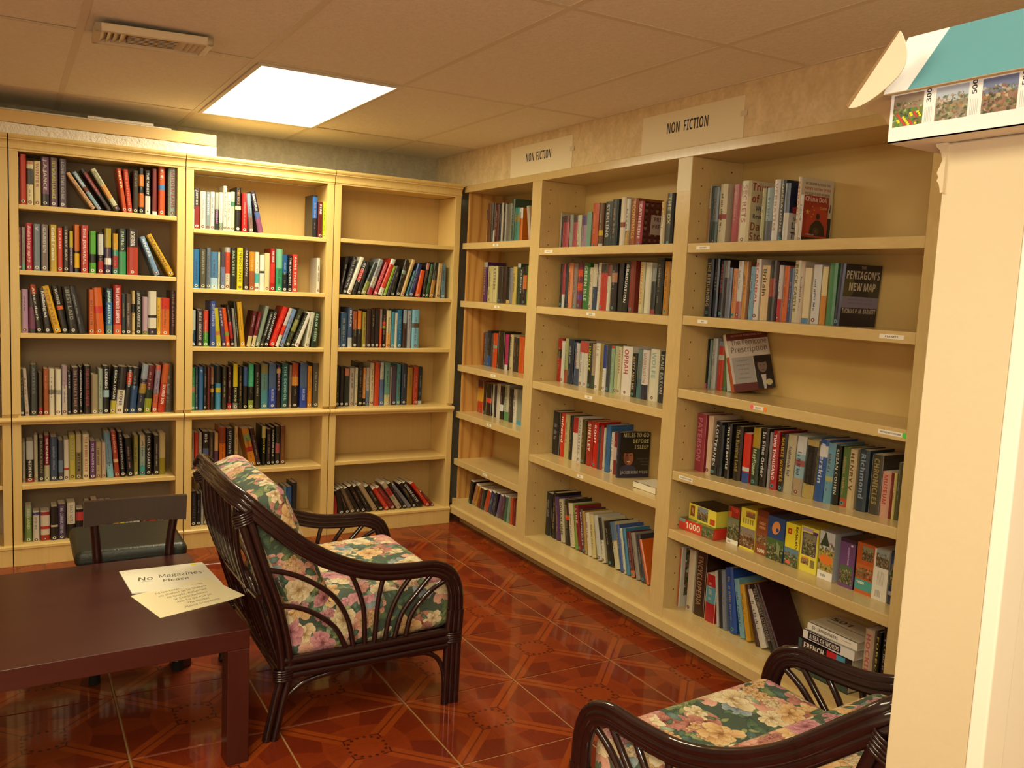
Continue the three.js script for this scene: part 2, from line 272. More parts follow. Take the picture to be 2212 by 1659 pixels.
// ceiling lamps: framed diffuser and an area light of its size just below it
PANELS.forEach(([x0, x1, z0, z1, power], i) => {
  const label = ['large glowing ceiling panel above the wooden bookcases', 'glowing ceiling panel overhead in front of the viewer, above the photo', 'glowing ceiling panel behind the viewer near the partition', 'glowing ceiling panel behind the viewer on the left'][i];
  const t = thing('ceiling_light', label, 'light', [(x0 + x1) / 2, CEIL, (z0 + z1) / 2]);
  const w = (x1 - x0) / 2, d = (z1 - z0) / 2, e = 0.018;
  part('frame', [bx(-w - e, w + e, -0.004, 0.03, -d - e, -d, 0.001), bx(-w - e, w + e, -0.004, 0.03, d, d + e, 0.001), bx(-w - e, -w, -0.004, 0.03, -d, d, 0.001), bx(w, w + e, -0.004, 0.03, -d, d, 0.001)], M.ceilingBar, t);
  part('housing', [bx(-w - e, w + e, 0.03, 0.09, -d - e, d + e, 0.002)], M.whitePaint, t);
  part('diffuser', bx(-w, w, 0.0, 0.008, -d, d, 0.001), M.diffuser, t);
  const L = new THREE.RectAreaLight(WARM, power, 2 * w, 2 * d); L.position.set((x0 + x1) / 2, CEIL - 0.006, (z0 + z1) / 2); L.rotation.x = -Math.PI / 2; L.castShadow = true; L.name = 'panel_lamp'; scene.add(L);
});
{ // air register
  const t = thing('air_vent', 'louvred air vent on the ceiling left of the glowing panel', 'vent', [-1.885, CEIL - 0.006, 1.405], -0.035); t.rotation.x = 0.045; t.rotation.z = 0.03;
  const w = 0.178, d = 0.118;
  part('frame', [bx(-w, w, -0.026, 0, d - 0.022, d, 0.003), bx(-w, w, -0.026, 0, -d, -d + 0.022, 0.003), bx(-w, -w + 0.022, -0.026, 0, -d, d, 0.003), bx(w - 0.022, w, -0.026, 0, -d, d, 0.003)], M.grille, t);
  part('duct', bx(-w + 0.02, w - 0.02, -0.003, 0.0, -d + 0.02, d - 0.02, 0), M.brownCard, t);
  const slat = (L) => { const g = bx(-L / 2, L / 2, -0.001, 0.001, -0.012, 0.012, 0.0008); g.rotateX(0.55); return g; };
  for (let k = 0; k < 8; k++) { const m = part('slat', slat(0.15), M.grille, t); m.position.set(0, -0.014, -d + 0.034 + k * 0.0235); }
  for (const sd of [-1, 1]) for (let k = 0; k < 4; k++) { const m = part('slat', slat(0.19), M.grille, t); m.position.set(sd * (0.09 + k * 0.019), -0.014, 0); m.rotation.y = sd * Math.PI / 2; }
}

// ---------------------------------------------------------------- wooden bookcases on the back wall
const W = 0.762, X0 = -0.021;
const SH = { O: [1.69, 1.39, 1.105, 0.71, 0.39, 0.1], A: [1.696, 1.397, 1.105, 0.71, 0.386, 0.1], B: [1.644, 1.346, 1.049, 0.71, 0.398, 0.1], C: [1.649, 1.345, 1.051, 0.71, 0.412, 0.1] };
['O', 'A', 'B', 'C'].forEach((bay, i) => {
  const label = ['pale wooden bookcase cut off by the left edge of the photo', 'pale wooden bookcase behind the dark chair, white foam slab resting on top', 'pale wooden bookcase behind the floral armchair, lime book on its top shelf', 'pale wooden corner bookcase with an empty top shelf'][i];
  const x = X0 - (3 - i) * W - W / 2, t = thing('bookcase', label, 'bookcase', [x, 0, 0], 0, 'wooden bookcases along the back wall');
  const w = W / 2 - 0.0022, D = 0.235, st = 0.0365;
  for (const s of [-1, 1]) {
    part('side_panel', bx(s > 0 ? w - 0.019 : -w, s > 0 ? w : -w + 0.019, 0.095, 1.93, -D, -0.018, 0.001), M.maple, t);
    part('stile', [bx(s > 0 ? w - st : -w, s > 0 ? w : -w + st, 0.725, 1.945, -0.02, 0.0, 0.002), bx(s > 0 ? w - st : -w, s > 0 ? w : -w + st, 0.085, 0.70, -0.02, 0.0, 0.002), bx(s > 0 ? w - st : -w + 0.018, s > 0 ? w - 0.018 : -w + st, 0.1, 1.93, -D + 0.008, -0.019, 0.0005)], M.maple, t);
  }
  part('back_panel', bx(-w + 0.018, w - 0.018, 0.1, 1.93, -D, -D + 0.006, 0.0005), bay === 'A' || bay === 'O' ? M.greyBack : M.mapleBack, t);
  SH[bay].forEach((y, k) => {
    if (k === 3) { // the lip half way up, with a rounded nose
      const nose = [[-D, 0.685], [-D, 0.71]]; for (let a = 0; a <= 8; a++) { const q = Math.PI / 2 - a / 8 * Math.PI; nose.push([0.006 + Math.cos(q) * 0.012, 0.698 + Math.sin(q) * 0.0125]); }
      nose.push([0.002, 0.676], [-D, 0.676]);
      part('ledge', prism(nose, 'x', -w, w), M.maple, t);
    } else if (k < 5) part('shelf', bx(-w + st, w - st, y - 0.022, y, -D + 0.006, -0.003, 0.003, 'x'), M.maple, t);
    else part('bottom_shelf', bx(-w + st, w - st, y - 0.02, y, -D + 0.006, -0.003, 0.002, 'x'), M.maple, t);
  });
  const crown = [[-D, 2.005], [0.024, 2.005], [0.025, 1.995], [0.022, 1.988], [0.018, 1.984], [0.018, 1.98]];
  for (let a = 0; a <= 6; a++) { const q = a / 6 * Math.PI / 2; crown.push([0.018 - 0.014 * Math.sin(q), 1.955 + 0.024 * Math.cos(q)]); }
  crown.push([0.006, 1.951], [0.006, 1.942], [0.002, 1.939], [0.002, 1.932], [-D, 1.932]);
  part('crown_moulding', prism(crown, 'x', -w, w), M.maple, t);
  const base = [[-D, 0.082], [0.006, 0.082], [0.012, 0.086], [0.013, 0.095], [0.006, 0.1], [-0.002, 0.1], [-0.002, 0.0], [0.008, 0.0], [0.008, 0.08]];
  part('plinth', [prism([[-D, 0.08], [-D, 0], [0.009, 0], [0.009, 0.078], [0.014, 0.083], [0.014, 0.094], [0.008, 0.099], [-D, 0.099]].reverse(), 'x', -w, w)], M.maple, t);
});

// ---------------------------------------------------------------- built-in shelves on the right wall (a along z, x to the wall)
const SR = { D: [1.672, 1.336, 0.957, 0.677, 0.391], E: [1.629, 1.338, 0.957, 0.579], F: [1.627, 1.345, 1.055, 'tilt', 0.481] };
const BAYS = { D: [-0.012, 0.762], E: [0.853, 1.882], F: [1.967, 3.0] };
const LABELS = { // bay: [shelf index, z, width, words, dots]
  D: [[0, 0.395, 0.06], [1, 0.441, 0.055], [2, 0.434, 0.055], [3, 0.412, 0.055], [4, 0.392, 0.05]],
  E: [[0, 0.943, 0.075, 'HISTORY'], [1, 1.335, 0.07, 'MUSIC'], [2, 1.356, 0.06, 'BIO'], [3, 1.324, 0.05, 'SELF']],
  F: [[0, 2.057, 0.075, 'HISTORY'], [1, 2.083, 0.055, 'WAR'], [1, 2.918, 0.085, 'PLANETS'], [2, 2.403, 0.055, 'HEALTH', 'po'], [2, 2.945, 0.085, "WOMEN'S CORNER", 'g'], [3, 2.051, 0.08, 'NON FICTION']],
};
const LABELTEX = canvasTex(512, 256, (g, W2, H2) => {
  g.fillStyle = '#f4eedd'; g.fillRect(0, 0, W2, H2); g.fillStyle = '#4a4640'; g.textAlign = 'center'; g.textBaseline = 'middle';
  ['HISTORY', 'MUSIC', 'BIO', 'SELF', 'WAR', 'PLANETS', 'HEALTH', "WOMEN'S CORNER", 'NON FICTION', 'TRAVEL'].forEach((s, i) => { g.font = 'bold 26px sans-serif'; const wd = g.measureText(s).width, x = 128 + (i % 2) * 256, y = 26 + Math.floor(i / 2) * 51; g.save(); g.translate(x, y); g.scale(Math.min(1.2, 200 / wd), 1); g.fillText(s, 0, 0); g.restore(); });
});
const LABELS_ORDER = ['HISTORY', 'MUSIC', 'BIO', 'SELF', 'WAR', 'PLANETS', 'HEALTH', "WOMEN'S CORNER", 'NON FICTION', 'TRAVEL'];
M.labelPaper = std({ map: LABELTEX, roughness: 0.6 });
{
  const D = 0.268, Z1 = 3.09;
  const t = thing('built_in_bookcase', 'tan painted built-in shelves of three bays filling the right wall', 'bookcase', [0, 0, 0]);
  const tanBox = (n, x0, x1, y0, y1, z0, z1, m = M.tan, r = 0.002) => part(n, bx(x0, x1, y0, y1, z0, z1, r), m, t);
  tanBox('top_rail', 0, D, 1.962, 2.0, -0.012, Z1);
  tanBox('back_panel', D - 0.004, D, 0.06, 1.965, 0.0, Z1, M.tanBack, 0.0005);
  const pane = part('end_panel', bx(0.022, D - 0.004, 0.147, 1.962, 0.0, 0.018, 0.001), M.pine, t);
  tanBox('divider', -0.002, D - 0.004, 0.107, 1.962, 0.762, 0.853);
  tanBox('divider', -0.002, D - 0.004, 0.107, 1.962, 1.882, 1.967);
  tanBox('divider', -0.002, D, 0.107, 1.962, 3.0, Z1);
  for (const z of [0.853, 1.967]) { const hs = []; for (const x of [0.05, 0.205]) for (let y = 0.22; y < 1.93; y += 0.068) { const c = new THREE.CylinderGeometry(0.0028, 0.0028, 0.0012, 8); c.rotateX(Math.PI / 2); c.translate(x, y, z); hs.push(c); } part('peg_hole', hs, M.dark, t).userData.kind = 'stuff'; }
  tanBox('masking_tape', -0.003, -0.001, 1.83, 1.961, 1.884, 1.964, M.paintChip, 0.0004);
  part('bottom_rail', prism([[-0.016, 0.062], [-0.016, 0.1], [-0.012, 0.106], [0.0, 0.107], [0.0, 0.147], [0.02, 0.147], [0.02, 0.062]].map(([a, b]) => [a, b]), 'z', -0.012, Z1), M.tan, t);
  tanBox('toe_kick', 0.05, 0.066, 0, 0.066, 0.0, Z1, M.tan);
  tanBox('bottom_shelf', 0.019, D - 0.004, 0.13, 0.1472, 0.0, Z1, M.tan, 0.0005);
  for (const bay of ['D', 'E', 'F']) {
    const [z0, z1] = BAYS[bay];
    SR[bay].forEach((y, k) => {
      const tilt = y === 'tilt', yy = tilt ? 0 : y, g = bx(0.0, D - 0.005, yy - 0.037, yy, z0 + 0.0008, z1 - 0.0008, 0.0025, 'z');
      if (tilt) { g.translate(0, 0, -z0); g.rotateX(-0.034); g.translate(0, 0.721, z0); }
      const s = part('shelf', g, M.tan, t);
      for (const [ki, z, w, word, dots] of LABELS[bay]) if (ki === k) {
        const h = 0.0135, ly = (tilt ? 0.721 + 0.034 * (z - z0) : y) - 0.0185, wi = LABELS_ORDER.indexOf(word ?? 'TRAVEL');
        const q = new THREE.BoxGeometry(w, h, 0.0006), uv = q.attributes.uv, cx = (wi % 2) * 0.5, cy = 1 - (Math.floor(wi / 2) * 51 + 51) / 256;
        for (let i2 = 0; i2 < uv.count; i2++) uv.setXY(i2, cx + 0.02 + uv.getX(i2) * 0.46, cy + uv.getY(i2) * 0.195);
        q.rotateY(-Math.PI / 2); q.translate(-0.0004, ly, z); part('shelf_label', q, M.labelPaper, s);
        const dot = (m, dz) => { const c = new THREE.CylinderGeometry(0.0085, 0.0085, 0.0006, 20); c.rotateZ(Math.PI / 2); c.translate(-0.0007, ly, z + dz); part('sticker', c, m, s); };
        if (dots === 'po') { dot(M.dotPink, -0.03); dot(M.dotOrange, 0.034); } if (dots === 'g') dot(M.dotGreen, 0.05);
      }
    });
  }
}
// ---------------------------------------------------------------- things on top of the shelves and signs
solo('foam_slab', (() => { const g = new THREE.BoxGeometry(1.75, 0.046, 0.2, 90, 5, 10), p = g.attributes.position; for (let i = 0; i < p.count; i++) { const a = vnoise(p.getX(i) * 40 + 200, p.getY(i) * 60 + p.getZ(i) * 40 + 90, 77, 9999, 9999) - 0.5; p.setY(i, p.getY(i) + a * 0.004); p.setZ(i, p.getZ(i) + a * 0.004); } g.computeVertexNormals(); g.translate(-2.275, 2.03, -0.1); return metric(g); })(), M.foam, 'long rough white foam slab lying on the left bookcases under a tan board', 'foam slab');
solo('wooden_board', [bx(-3.15, -1.4, 2.0555, 2.111, -0.2, 0.0, 0.004, 'x')], M.board, 'long tan board lying on the rough white foam slab', 'board');
solo('white_sheet', bx(-3.0, -1.61, 2.1115, 2.1195, -0.16, -0.02, 0.001), M.foam, 'long thin white sheet lying on the tan board under a shorter one', 'sheet');
solo('white_plank', bx(-1.98, -1.69, 2.12, 2.134, -0.14, -0.03, 0.002), M.foam, 'short white plank on top of the stack above the left bookcase', 'plank');
const signTex = canvasTex(1024, 256, (g, W2, H2) => { g.fillStyle = '#f1e4c0'; g.fillRect(0, 0, W2, H2); g.fillStyle = '#2c2a28'; g.textAlign = 'center'; g.textBaseline = 'middle'; g.font = 'bold 96px sans-serif'; const wd = g.measureText('NON  FICTION').width; g.save(); g.translate(W2 * 0.475, H2 * 0.42); g.scale(430 / wd, 1); g.fillText('NON  FICTION', 0, 0); g.restore(); });
M.sign = std({ map: signTex, roughness: 0.7 });
[[0.49, 1.08, 2.003, 2.159, 'pale card sign reading NON FICTION nearer the room corner'], [1.612, 2.207, 2.003, 2.157, 'pale card sign reading NON FICTION farther from the room corner']].forEach(([z0, z1, y0, y1, label]) => {
  const g = new THREE.BoxGeometry(z1 - z0, y1 - y0, 0.0016); g.rotateY(-Math.PI / 2); g.rotateZ(0.0); g.translate(0.0188, (y0 + y1) / 2, (z0 + z1) / 2);
  const o = thing('wall_sign', label, 'sign', [0, 0, 0], 0, 'card signs above the built-in shelves'); part('card', g, M.sign, o);
  const tape = part('tape', bx(0.0172, 0.0178, y1 - 0.075, y1 - 0.055, z1 - 0.02, z1 + 0.015, 0.0002), M.card, o);
});

// ---------------------------------------------------------------- books
// one line per book, in millimetres: start along the shelf, thickness, height, lean in degrees, cloth colour, printed bands (t top, b bottom, m from.length), =title~ink, @front cover
const FACE = { O: 'b', A: 'b', B: 'b', C: 'b', D: 'r', E: 'r', F: 'r' };
const BAYNAME = { O: 'cropped edge bookcase', A: 'left bookcase', B: 'middle bookcase', C: 'corner bookcase', D: 'narrow built-in bay', E: 'middle built-in bay', F: 'right built-in bay' };
const ORD = ['first', 'second', 'third', 'fourth', 'fifth', 'sixth', 'seventh', 'eighth', 'ninth', 'tenth', 'eleventh', 'twelfth', 'thirteenth', 'fourteenth', 'fifteenth', 'sixteenth', 'seventeenth', 'eighteenth', 'nineteenth', 'twentieth', 'twenty-first', 'twenty-second', 'twenty-third', 'twenty-fourth', 'twenty-fifth', 'twenty-sixth'];
const books = [];
function shelfRow(bay, shelf, y, rec, text) {
  const rows = text.trim().split('\n');
  rows.forEach((line, i) => {
    const [s, t, h, lean, base, ...rest] = line.split(' ');
    const b = { bay, shelf, y, rec, i, n: rows.length, s: s / 1000, t: t / 1000, h: h / 1000, lean: +lean, base, bands: [], title: null, ink: 'ddd', cover: null };
    if (bay === 'F' && shelf === 'fourth') b.y = 0.721 + 0.034 * (b.s - 1.967);
    for (const r of rest) {
      if (r[0] === '=') { const [ti, ink] = r.slice(1).split('~'); b.title = ti.replaceAll('_', ' '); b.ink = ink; } else if (r[0] === '@') b.cover = r.slice(1);
      else { const p = r.slice(1).split('.').slice(1), kind = r[0], c = p[p.length - 1], f = (q) => parseFloat('0.' + q); b.bands.push(kind === 't' ? [0, f(p[0]), c, 't'] : kind === 'b' ? [1 - f(p[0]), f(p[0]), c, 'b'] : [f(p[0]), f(p[1]), c, 'm']); }
    }
    books.push(b);
  });
}
shelfRow('A', 'top', 1.696, 0.025, `
-2271 9 213 0 222220
-2261 25 227 0 c8321a
-2234 27 200 0 e8dcb0 m.18.35.332820 t.08.c88860
-2205 28 203 0 e8d49a =WINTER~a66
-2174 31 225 0 76466a b.25.28202a =J.A.JANCE~ddc
-2140 33 225 0 66485e =EXIT_WOUNDS_J.A.JANCE~cc4
-2101 29 224 0 5a4a5c =LONG_TIME_GONE~aaa
-1962 17 193 -35 d8a878
-1937 16 197 -33.5 8fb4cc m.4.12.843020 =SUMMER~eef
-1893 17 218 -33.2 2a1214 m.1.5.8a1a22
-1860 24 216 -30.8 d0d0a8 b.12.222222 m.4.3.e0a040 =MYSTERIES~442
-1828 18 208 -7.8 d8521c =PETER~ffd
-1807 22 205 -6 c8391a =THE_BRETHREN~e86
-1783 24 204 0 3a342a =CAVE~876
-1757 23 220 0 16130f m.15.25.e08018 m.55.3.d87018
-1728 24 211 0 16120f b.42.e8e4dc =THE_TARGET~eee
-1696 22 222 0 7a1818 b.08.eeeeee
-1666 29 238 0 e0581c m.38.1.4888c8 =E.E.~fff
-1620 37 233 0 9ab0a8 =MISDEMEANS~a33
-1582 7 200 0 e07020 t.2.222222 b.2.2a4434`);
shelfRow('A', 'second', 1.397, 0.025, `
-2271 13 195 0 6a2430
-2257 14 196 0 8a8a80 b.15.58a888
-2240 28 217 0 c01830 =Autobiography~fcc
-2209 27 215 0 7c8a98 =V~ddd
-2178 28 215 0 80706f =GARDEN~ccc
-2143 29 217 0 d0b040 =Gold_Coast~fff
-2110 21 205 0 d04020 =FLAME~fbb
-2085 23 214 0 3a2a22 =TERRY_KAY~cba
-2061 16 194 0 4a3a60 t.4.c8b820 =MYSTERY~ddd
-2041 24 225 0 d87020 b.45.2a2622 m.6.3.f8c010
-2011 30 224 0 c84038 =THE_JOURNAL~fdd
-1974 27 201 0 58b030 m.55.2.142010
-1938 24 196 0 301824 m.05.5.dddddd b.3.b22020
-1908 28 218 0 4a3a5a t.42.b8a428 m.65.15.ffffff
-1873 22 195 0 38907a t.4.d8a018 m.55.3.b33030
-1847 34 221 0 2a3a34 b.5.3f9a60 =EMERALD~bcb
-1809 48 224 0 2c1a1c b.6.b83a24 =ACHERON~fff
-1683 25 198 -21.2 7aa0c8 =RIVERS~fff
-1614 26 224 -29.6 d8a818 =PLANNING~752`);
shelfRow('A', 'third', 1.105, 0.03, `
-2271 8 198 0 b8b838
-2261 27 204 0 b890b8
-2231 31 202 0 33202c m.4.5.7a3060
-2198 22 227 -7.1 2a2420 t.2.b84018 =After_dark~eee
-2165 26 212 -6.6 1e1c18 =Midnight~eee
-2127 31 225 -13.5 e8b010 =STEP_BY_STEP~a70
-2091 26 226 -11.4 16140f m.42.08.e86828 =KOONTZ~ddd
-2062 38 223 -7.7 1e1c18 =BEST_LAID~998
-2021 29 227 -11.2 24262c
-1978 25 213 0 d86420
-1950 39 223 -3.3 e0640c m.4.15.d83018
-1903 28 222 0 3a80c0 t.3.2a5a6a b.2.6aa0a0 =JANE_AUSTEN~dff
-1870 36 241 0 c02820 b.2.e86838 =THE_LAVENDER_SURPRISE~fff
-1833 18 198 0 2a4048
-1813 24 199 0 5a4434
-1787 15 216 0 d8c080 m.3.2.222222
-1769 26 217 0 2a2a20 =JUNE_RAMIREZ~ccc
-1738 24 187 0 c8a8b8 b.1.88a848
-1711 37 217 0 ece4d0 b.15.222840 m.55.06.222222
-1671 17 186 0 e8b820
-1652 40 185 0 e07028 t.3.d83018
-1607 26 223 0 4a2420 =THE_CLAIRE~a88`);
shelfRow('A', 'fourth', 0.71, 0.05, `
-2271 18 223 0 24302c
-2250 16 225 -2.7 c8b8b0
-2227 26 245 0 3c4444 =ARTISTS~778
-2194 18 205 0 5a4a38 b.2.a83030
-2173 21 225 0 b05820
-2150 24 223 0 e8e0c8 m.45.1.888070
-2123 24 222 0 f0e8d0 m.45.1.a8a8a0
-2095 23 238 0 d0c4c0 t.4.b098a4
-2070 13 209 0 28323c =BLUE~ccc
-2052 30 230 0 3a2828 =THE_THRALE'S_TALE~a88
-2020 14 232 0 14100f =CHRISTOPHER_THE_LAST~eee
-1998 29 238 0 241210 =THE_SAND_READER~a33
-1966 28 196 0 a89878
-1936 20 222 0 a8b8a8
-1914 26 237 0 101412 m.5.15.a8c8d8 =LEGENDS~fff
-1885 24 232 4.3 141414 b.28.c8b838 =CHUCK_LOGAN~eed
-1859 34 234 4.6 f0ead8 t.5.2c2420 =DEEPER~334
-1823 24 232 5.3 1c1c1c m.12.25.d84020 =BAND~ccc
-1797 30 229 4.2 2c5080 t.4.222224
-1764 30 245 6.8 2a3040 t.3.98a8b8 m.4.2.a7862a
-1730 32 240 5.1 203018 t.5.6a1a22 b.3.98a020
-1691 24 240 4.6 d06848 m.1.5.a090a8
-1665 33 245 6.2 c83818 t.4.d06020 =SECOND_SON~fff
-1629 33 245 0 585048`);
shelfRow('A', 'fifth', 0.386, 0.06, `
-2265 13 196 0 a8a898
-2248 30 200 0 1c1816 t.45.c8c8c8 b.1.a83030 =GIDEON~fff
-2216 16 229 0 c0b8a0
-2195 20 213 0 3a3026 =BRACEMAN~998
-2172 22 225 0 8a1c24 b.35.c8c098 =THE_NOMINEE~fff
-2146 30 216 0 3c5070
-2112 21 197 0 4a4a50 m.5.3.7088a0
-2088 21 201 0 e0d8c8 m.7.05.c83030
-2065 27 222 0 c8bc50 =DAISIES~998
-2035 24 225 0 8a7a50 t.4.cab888 =KILLER~222
-2006 29 224 0 e8dcb0 =THE_RYMER_HILLER~b55
-1973 24 188 0 6a3878 =THE_MATRON~ccc
-1947 24 181 0 c0a878
-1921 19 180 0 d0b8a0
-1895 29 230 -4.4 7098b0 b.3.88c8d8
-1861 22 232 -4.7 b84420 m.6.07.e8c890 =JUDGE~da8
-1834 22 230 -3.7 1a1412 =STEPHENSON~bbb
-1802 27 197 -4.2 141418 =~ccc
-1773 20 206 0 9a9040
-1745 25 207 0 98b0a0 t.3.c8b890 b.25.48a8a8
-1718 30 217 0 16120f =DELL'S_GUARD~ddd
-1677 23 204 0 38302c
-1652 28 214 0 c8b078 b.4.9a8a20`);
shelfRow('A', 'bottom', 0.1, 0.03, `
-2256 27 173 0 7a9a50 t.3.9cb090 =IRELAND~dda
-2224 27 144 0 e0d8c8 t.1.444488 =Fortune~888
-2191 39 141 0 e8d8c0 t.12.a83030 b.2.b83020 m.5.1.c83030
-2148 30 166 0 1c1612 m.55.06.d0c8b0
-2117 33 174 0 4a3c60 =THE_CORRECTIONS~ccd
-2077 35 178 0 e8e0c8 b.4.18140f =GRACE_NOTES~888
-2038 33 143 0 141212 m.1.3.c84040
-2000 24 173 0 2a2622
-1972 31 181 0 8a2020
-1939 34 167 0 584838
-1903 27 165 0 38384a
-1874 29 162 0 c89030
-1842 25 160 0 d0d050
-1815 32 157 0 c8c8c8
-1780 32 155 0 e0e0d8
-1743 35 151 0 6a2c18
-1706 38 148 0 c84428
-1665 28 145 0 909088`);
shelfRow('B', 'top', 1.644, 0.025, `
-1509 10 191 0 e8e8d8 t.5.2a9ad0
-1498 26 202 0 3a2420 b.55.8a1c1c =James~ddd
-1469 26 188 0 f0ead8
-1441 20 188 0 8a9aa4 =FISHING~eee
-1420 20 190 0 f0ece0
-1398 19 189 0 2a2c20 t.45.aab0a8 =FERRARI~e8e
-1377 16 191 0 f4f0e8 b.2.88a090
-1358 19 225 0 d8dcd0
-1339 18 195 0 f0ecd8
-1320 19 199 0 d8e8c0 m.25.12.4a8a60
-1297 28 224 0 16100c m.42.08.ffe0b0 =THE_ROSE~b86
-1263 27 198 0 d82020
-1226 21 198 -4.9 7a8890 t.5.8aa4bc b.4.866a60
-1180 27 213 -12.4 2a1c30 m.5.2.4a60a0 b.35.8a4a70 =NANCY_TAYLOR~eee
-893 27 224 0 20242a m.05.5.2a6ac0
-863 25 189 0 6a1818 =FIRE~fff
-836 17 193 0 b8d820`);
shelfRow('B', 'second', 1.346, 0.025, `
-1509 7 193 0 d0d8d0
-1501 30 196 0 2a78b8
-1466 26 201 0 605c48 =WANDER~998
-1436 19 207 0 6a7888
-1416 34 188 0 4a80b0 b.3.b8d8f0
-1380 10 188 0 d8dcc0
-1367 22 189 0 7080a8 t.4.444458
-1344 24 215 0 e0d0b0 t.12.bbbbbb m.12.5.d84820
-1317 28 215 0 22201c =SALVERSE~9b9
-1284 29 217 0 f0e010 =INNOCENCE~664
-1250 23 219 0 4a3838 =MEADOW~ccc
-1223 28 200 0 a85a30 t.5.d09020
-1193 21 200 0 f0ecd8 m.55.25.50b8b8
-1168 24 187 0 ecece0 m.45.06.333333
-1142 26 198 0 ecd8a0
-1113 24 223 0 b81c1c m.35.45.d8342c =THE_RULE~fff
-1083 33 223 0 38a878 t.45.80c8a0 =PRIVATE_GAMES~132
-1048 26 195 0 182028 t.5.2060a0
-1019 22 192 0 16141a =THE_LAFOREST~eee
-995 27 200 0 d84838 =ANNE_TYLER~fdd
-863 18 189 0 e8e4d0`);
shelfRow('B', 'third', 1.049, 0.03, `
-1509 22 186 0 18405c t.55.b8c8c0
-1480 31 190 0 3a3038 =JACK_HIGGINS~ccc
-1447 24 186 0 4a9a38 t.6.d84830
-1414 27 235 0 3c58a8 =SPRING~bbd
-1383 24 199 -5.2 c8bc28 m.6.1.c88040
-1354 18 199 -6.3 4a3a68 =PERRY~ccc
-1334 20 200 -7 e05818 m.62.1.80a040
-1310 17 216 -7.3 2a1814 m.4.4.b02028
-1291 12 199 -5.2 999690
-1277 11 235 -5.8 20241c
-1263 25 235 -5.2 e0a818
-1231 21 190 10.1 5a1c20 b.3.d8c890
-1206 18 187 11.2 7a1a22 b.32.e0d0a0
-1185 20 221 13.5 8a9a88
-1162 16 193 16.5 3a3a34 =GARDENS~ccc
-1142 22 201 15.2 181814 =DOMINION~ddd
-1115 27 223 19.1 e02818
-1082 19 219 19.8 e03818 t.45.c8c8c8 b.3.d8d8c8
-1057 21 212 18.6 7a98c8
-1031 25 217 20.5 3a3c20 m.3.3.8a8a40
-1000 17 198 23.3 26281e =TREE_OF_LIFE~998
-979 22 199 20.6 f0ece0
-921 24 192 9.6 d8d8c0
-885 32 195 4.5 1c3020 =SEA_OF_GREEN~bdb`);
shelfRow('B', 'fourth', 0.71, 0.08, `
-1497 19 226 0 3a9a60 m.45.12.c88060
-1476 14 226 0 304868
-1459 22 228 0 3a70b0 =F~ddd
-1435 17 233 0 16120e
-1416 14 228 0 6a2420
-1400 17 228 0 281c14 t.4.8a5a38 m.5.08.c89010
-1374 26 235 0 4a98c8 t.4.181810 m.5.1.d8c020
-1340 21 228 0 38301c
-1312 21 228 0 3a1214 b.15.c82840
-1285 24 245 0 17150f t.5.d8c010 b.15.888878 =FICTION~dd8
-1256 20 228 0 2a241a
-1232 22 228 0 18160f t.45.3a6098
-1205 27 245 0 15140f t.5.40b888 b.2.88a030
-1170 29 240 0 2c261c
-1137 36 242 0 5a8888 b.4.4a90a0 t.2.887a40
-1096 38 247 0 2044b0 t.55.48628a =BLUE_CIRCLE~ccd
-1055 23 240 0 281418 m.1.1.c8a040 =SMOKES~c9a
-1025 32 247 0 20585c =THE_SCHOOL~9cc
-984 12 237 0 988070
-969 35 247 0 201410 t.5.b04820 m.3.2.e09030
-924 38 247 0 2044b0 t.55.48628a =BLUE_CIRCLE~ccd
-882 23 232 0 d88818
-851 32 247 0 504c40`);
shelfRow('B', 'fifth', 0.398, 0.08, `
-1497 17 209 0 b0a898 b.1.506080
-1478 21 195 0 c83820
-1454 13 194 0 c8c0a8
-1435 29 198 0 24201c m.45.3.5a6a98 =BIG~fff
-1403 23 195 0 4a3a2c
-1377 19 189 0 5a3a58 t.5.d8a868
-1351 31 218 0 e07010 t.4.9a4018
-1314 32 211 0 16181a b.3.3a80a8 =UPTOWN~bcd
-1272 17 220 0 d8b070
-1192 35 209 -12.5 d88a20 m.15.2.8aa060 m.5.12.b82820
-1154 22 209 -11.4 3a2020
-1128 21 215 0 1a1810 t.3.d8cc80 =COUNTRY~cc3
-1100 21 198 0 2a1c1c
-1077 18 208 0 161410 =SQUIRRELS~ddc
-1053 23 212 0 3a342c m.45.25.c06060
-1025 24 214 0 7a4a28`);
shelfRow('B', 'bottom', 0.1, 0.06, `
-1498 29 185 0 1c1c20 =NIGHTFALL~556
-1467 20 170 0 161214
-1444 11 169 0 c8c8c8
-1433 21 213 0 6a8898 b.4.8a7a5a
-1410 17 166 0 2a1414 b.15.c81818
-1391 30 158 0 d81410 t.25.e84c18
-1356 24 146 0 222226
-1058 21 166 0 5a3020
-1033 19 169 0 c06838
-1011 19 176 0 6aa0a8
-990 26 174 0 3a6ab0
-961 27 193 0 222c34`);
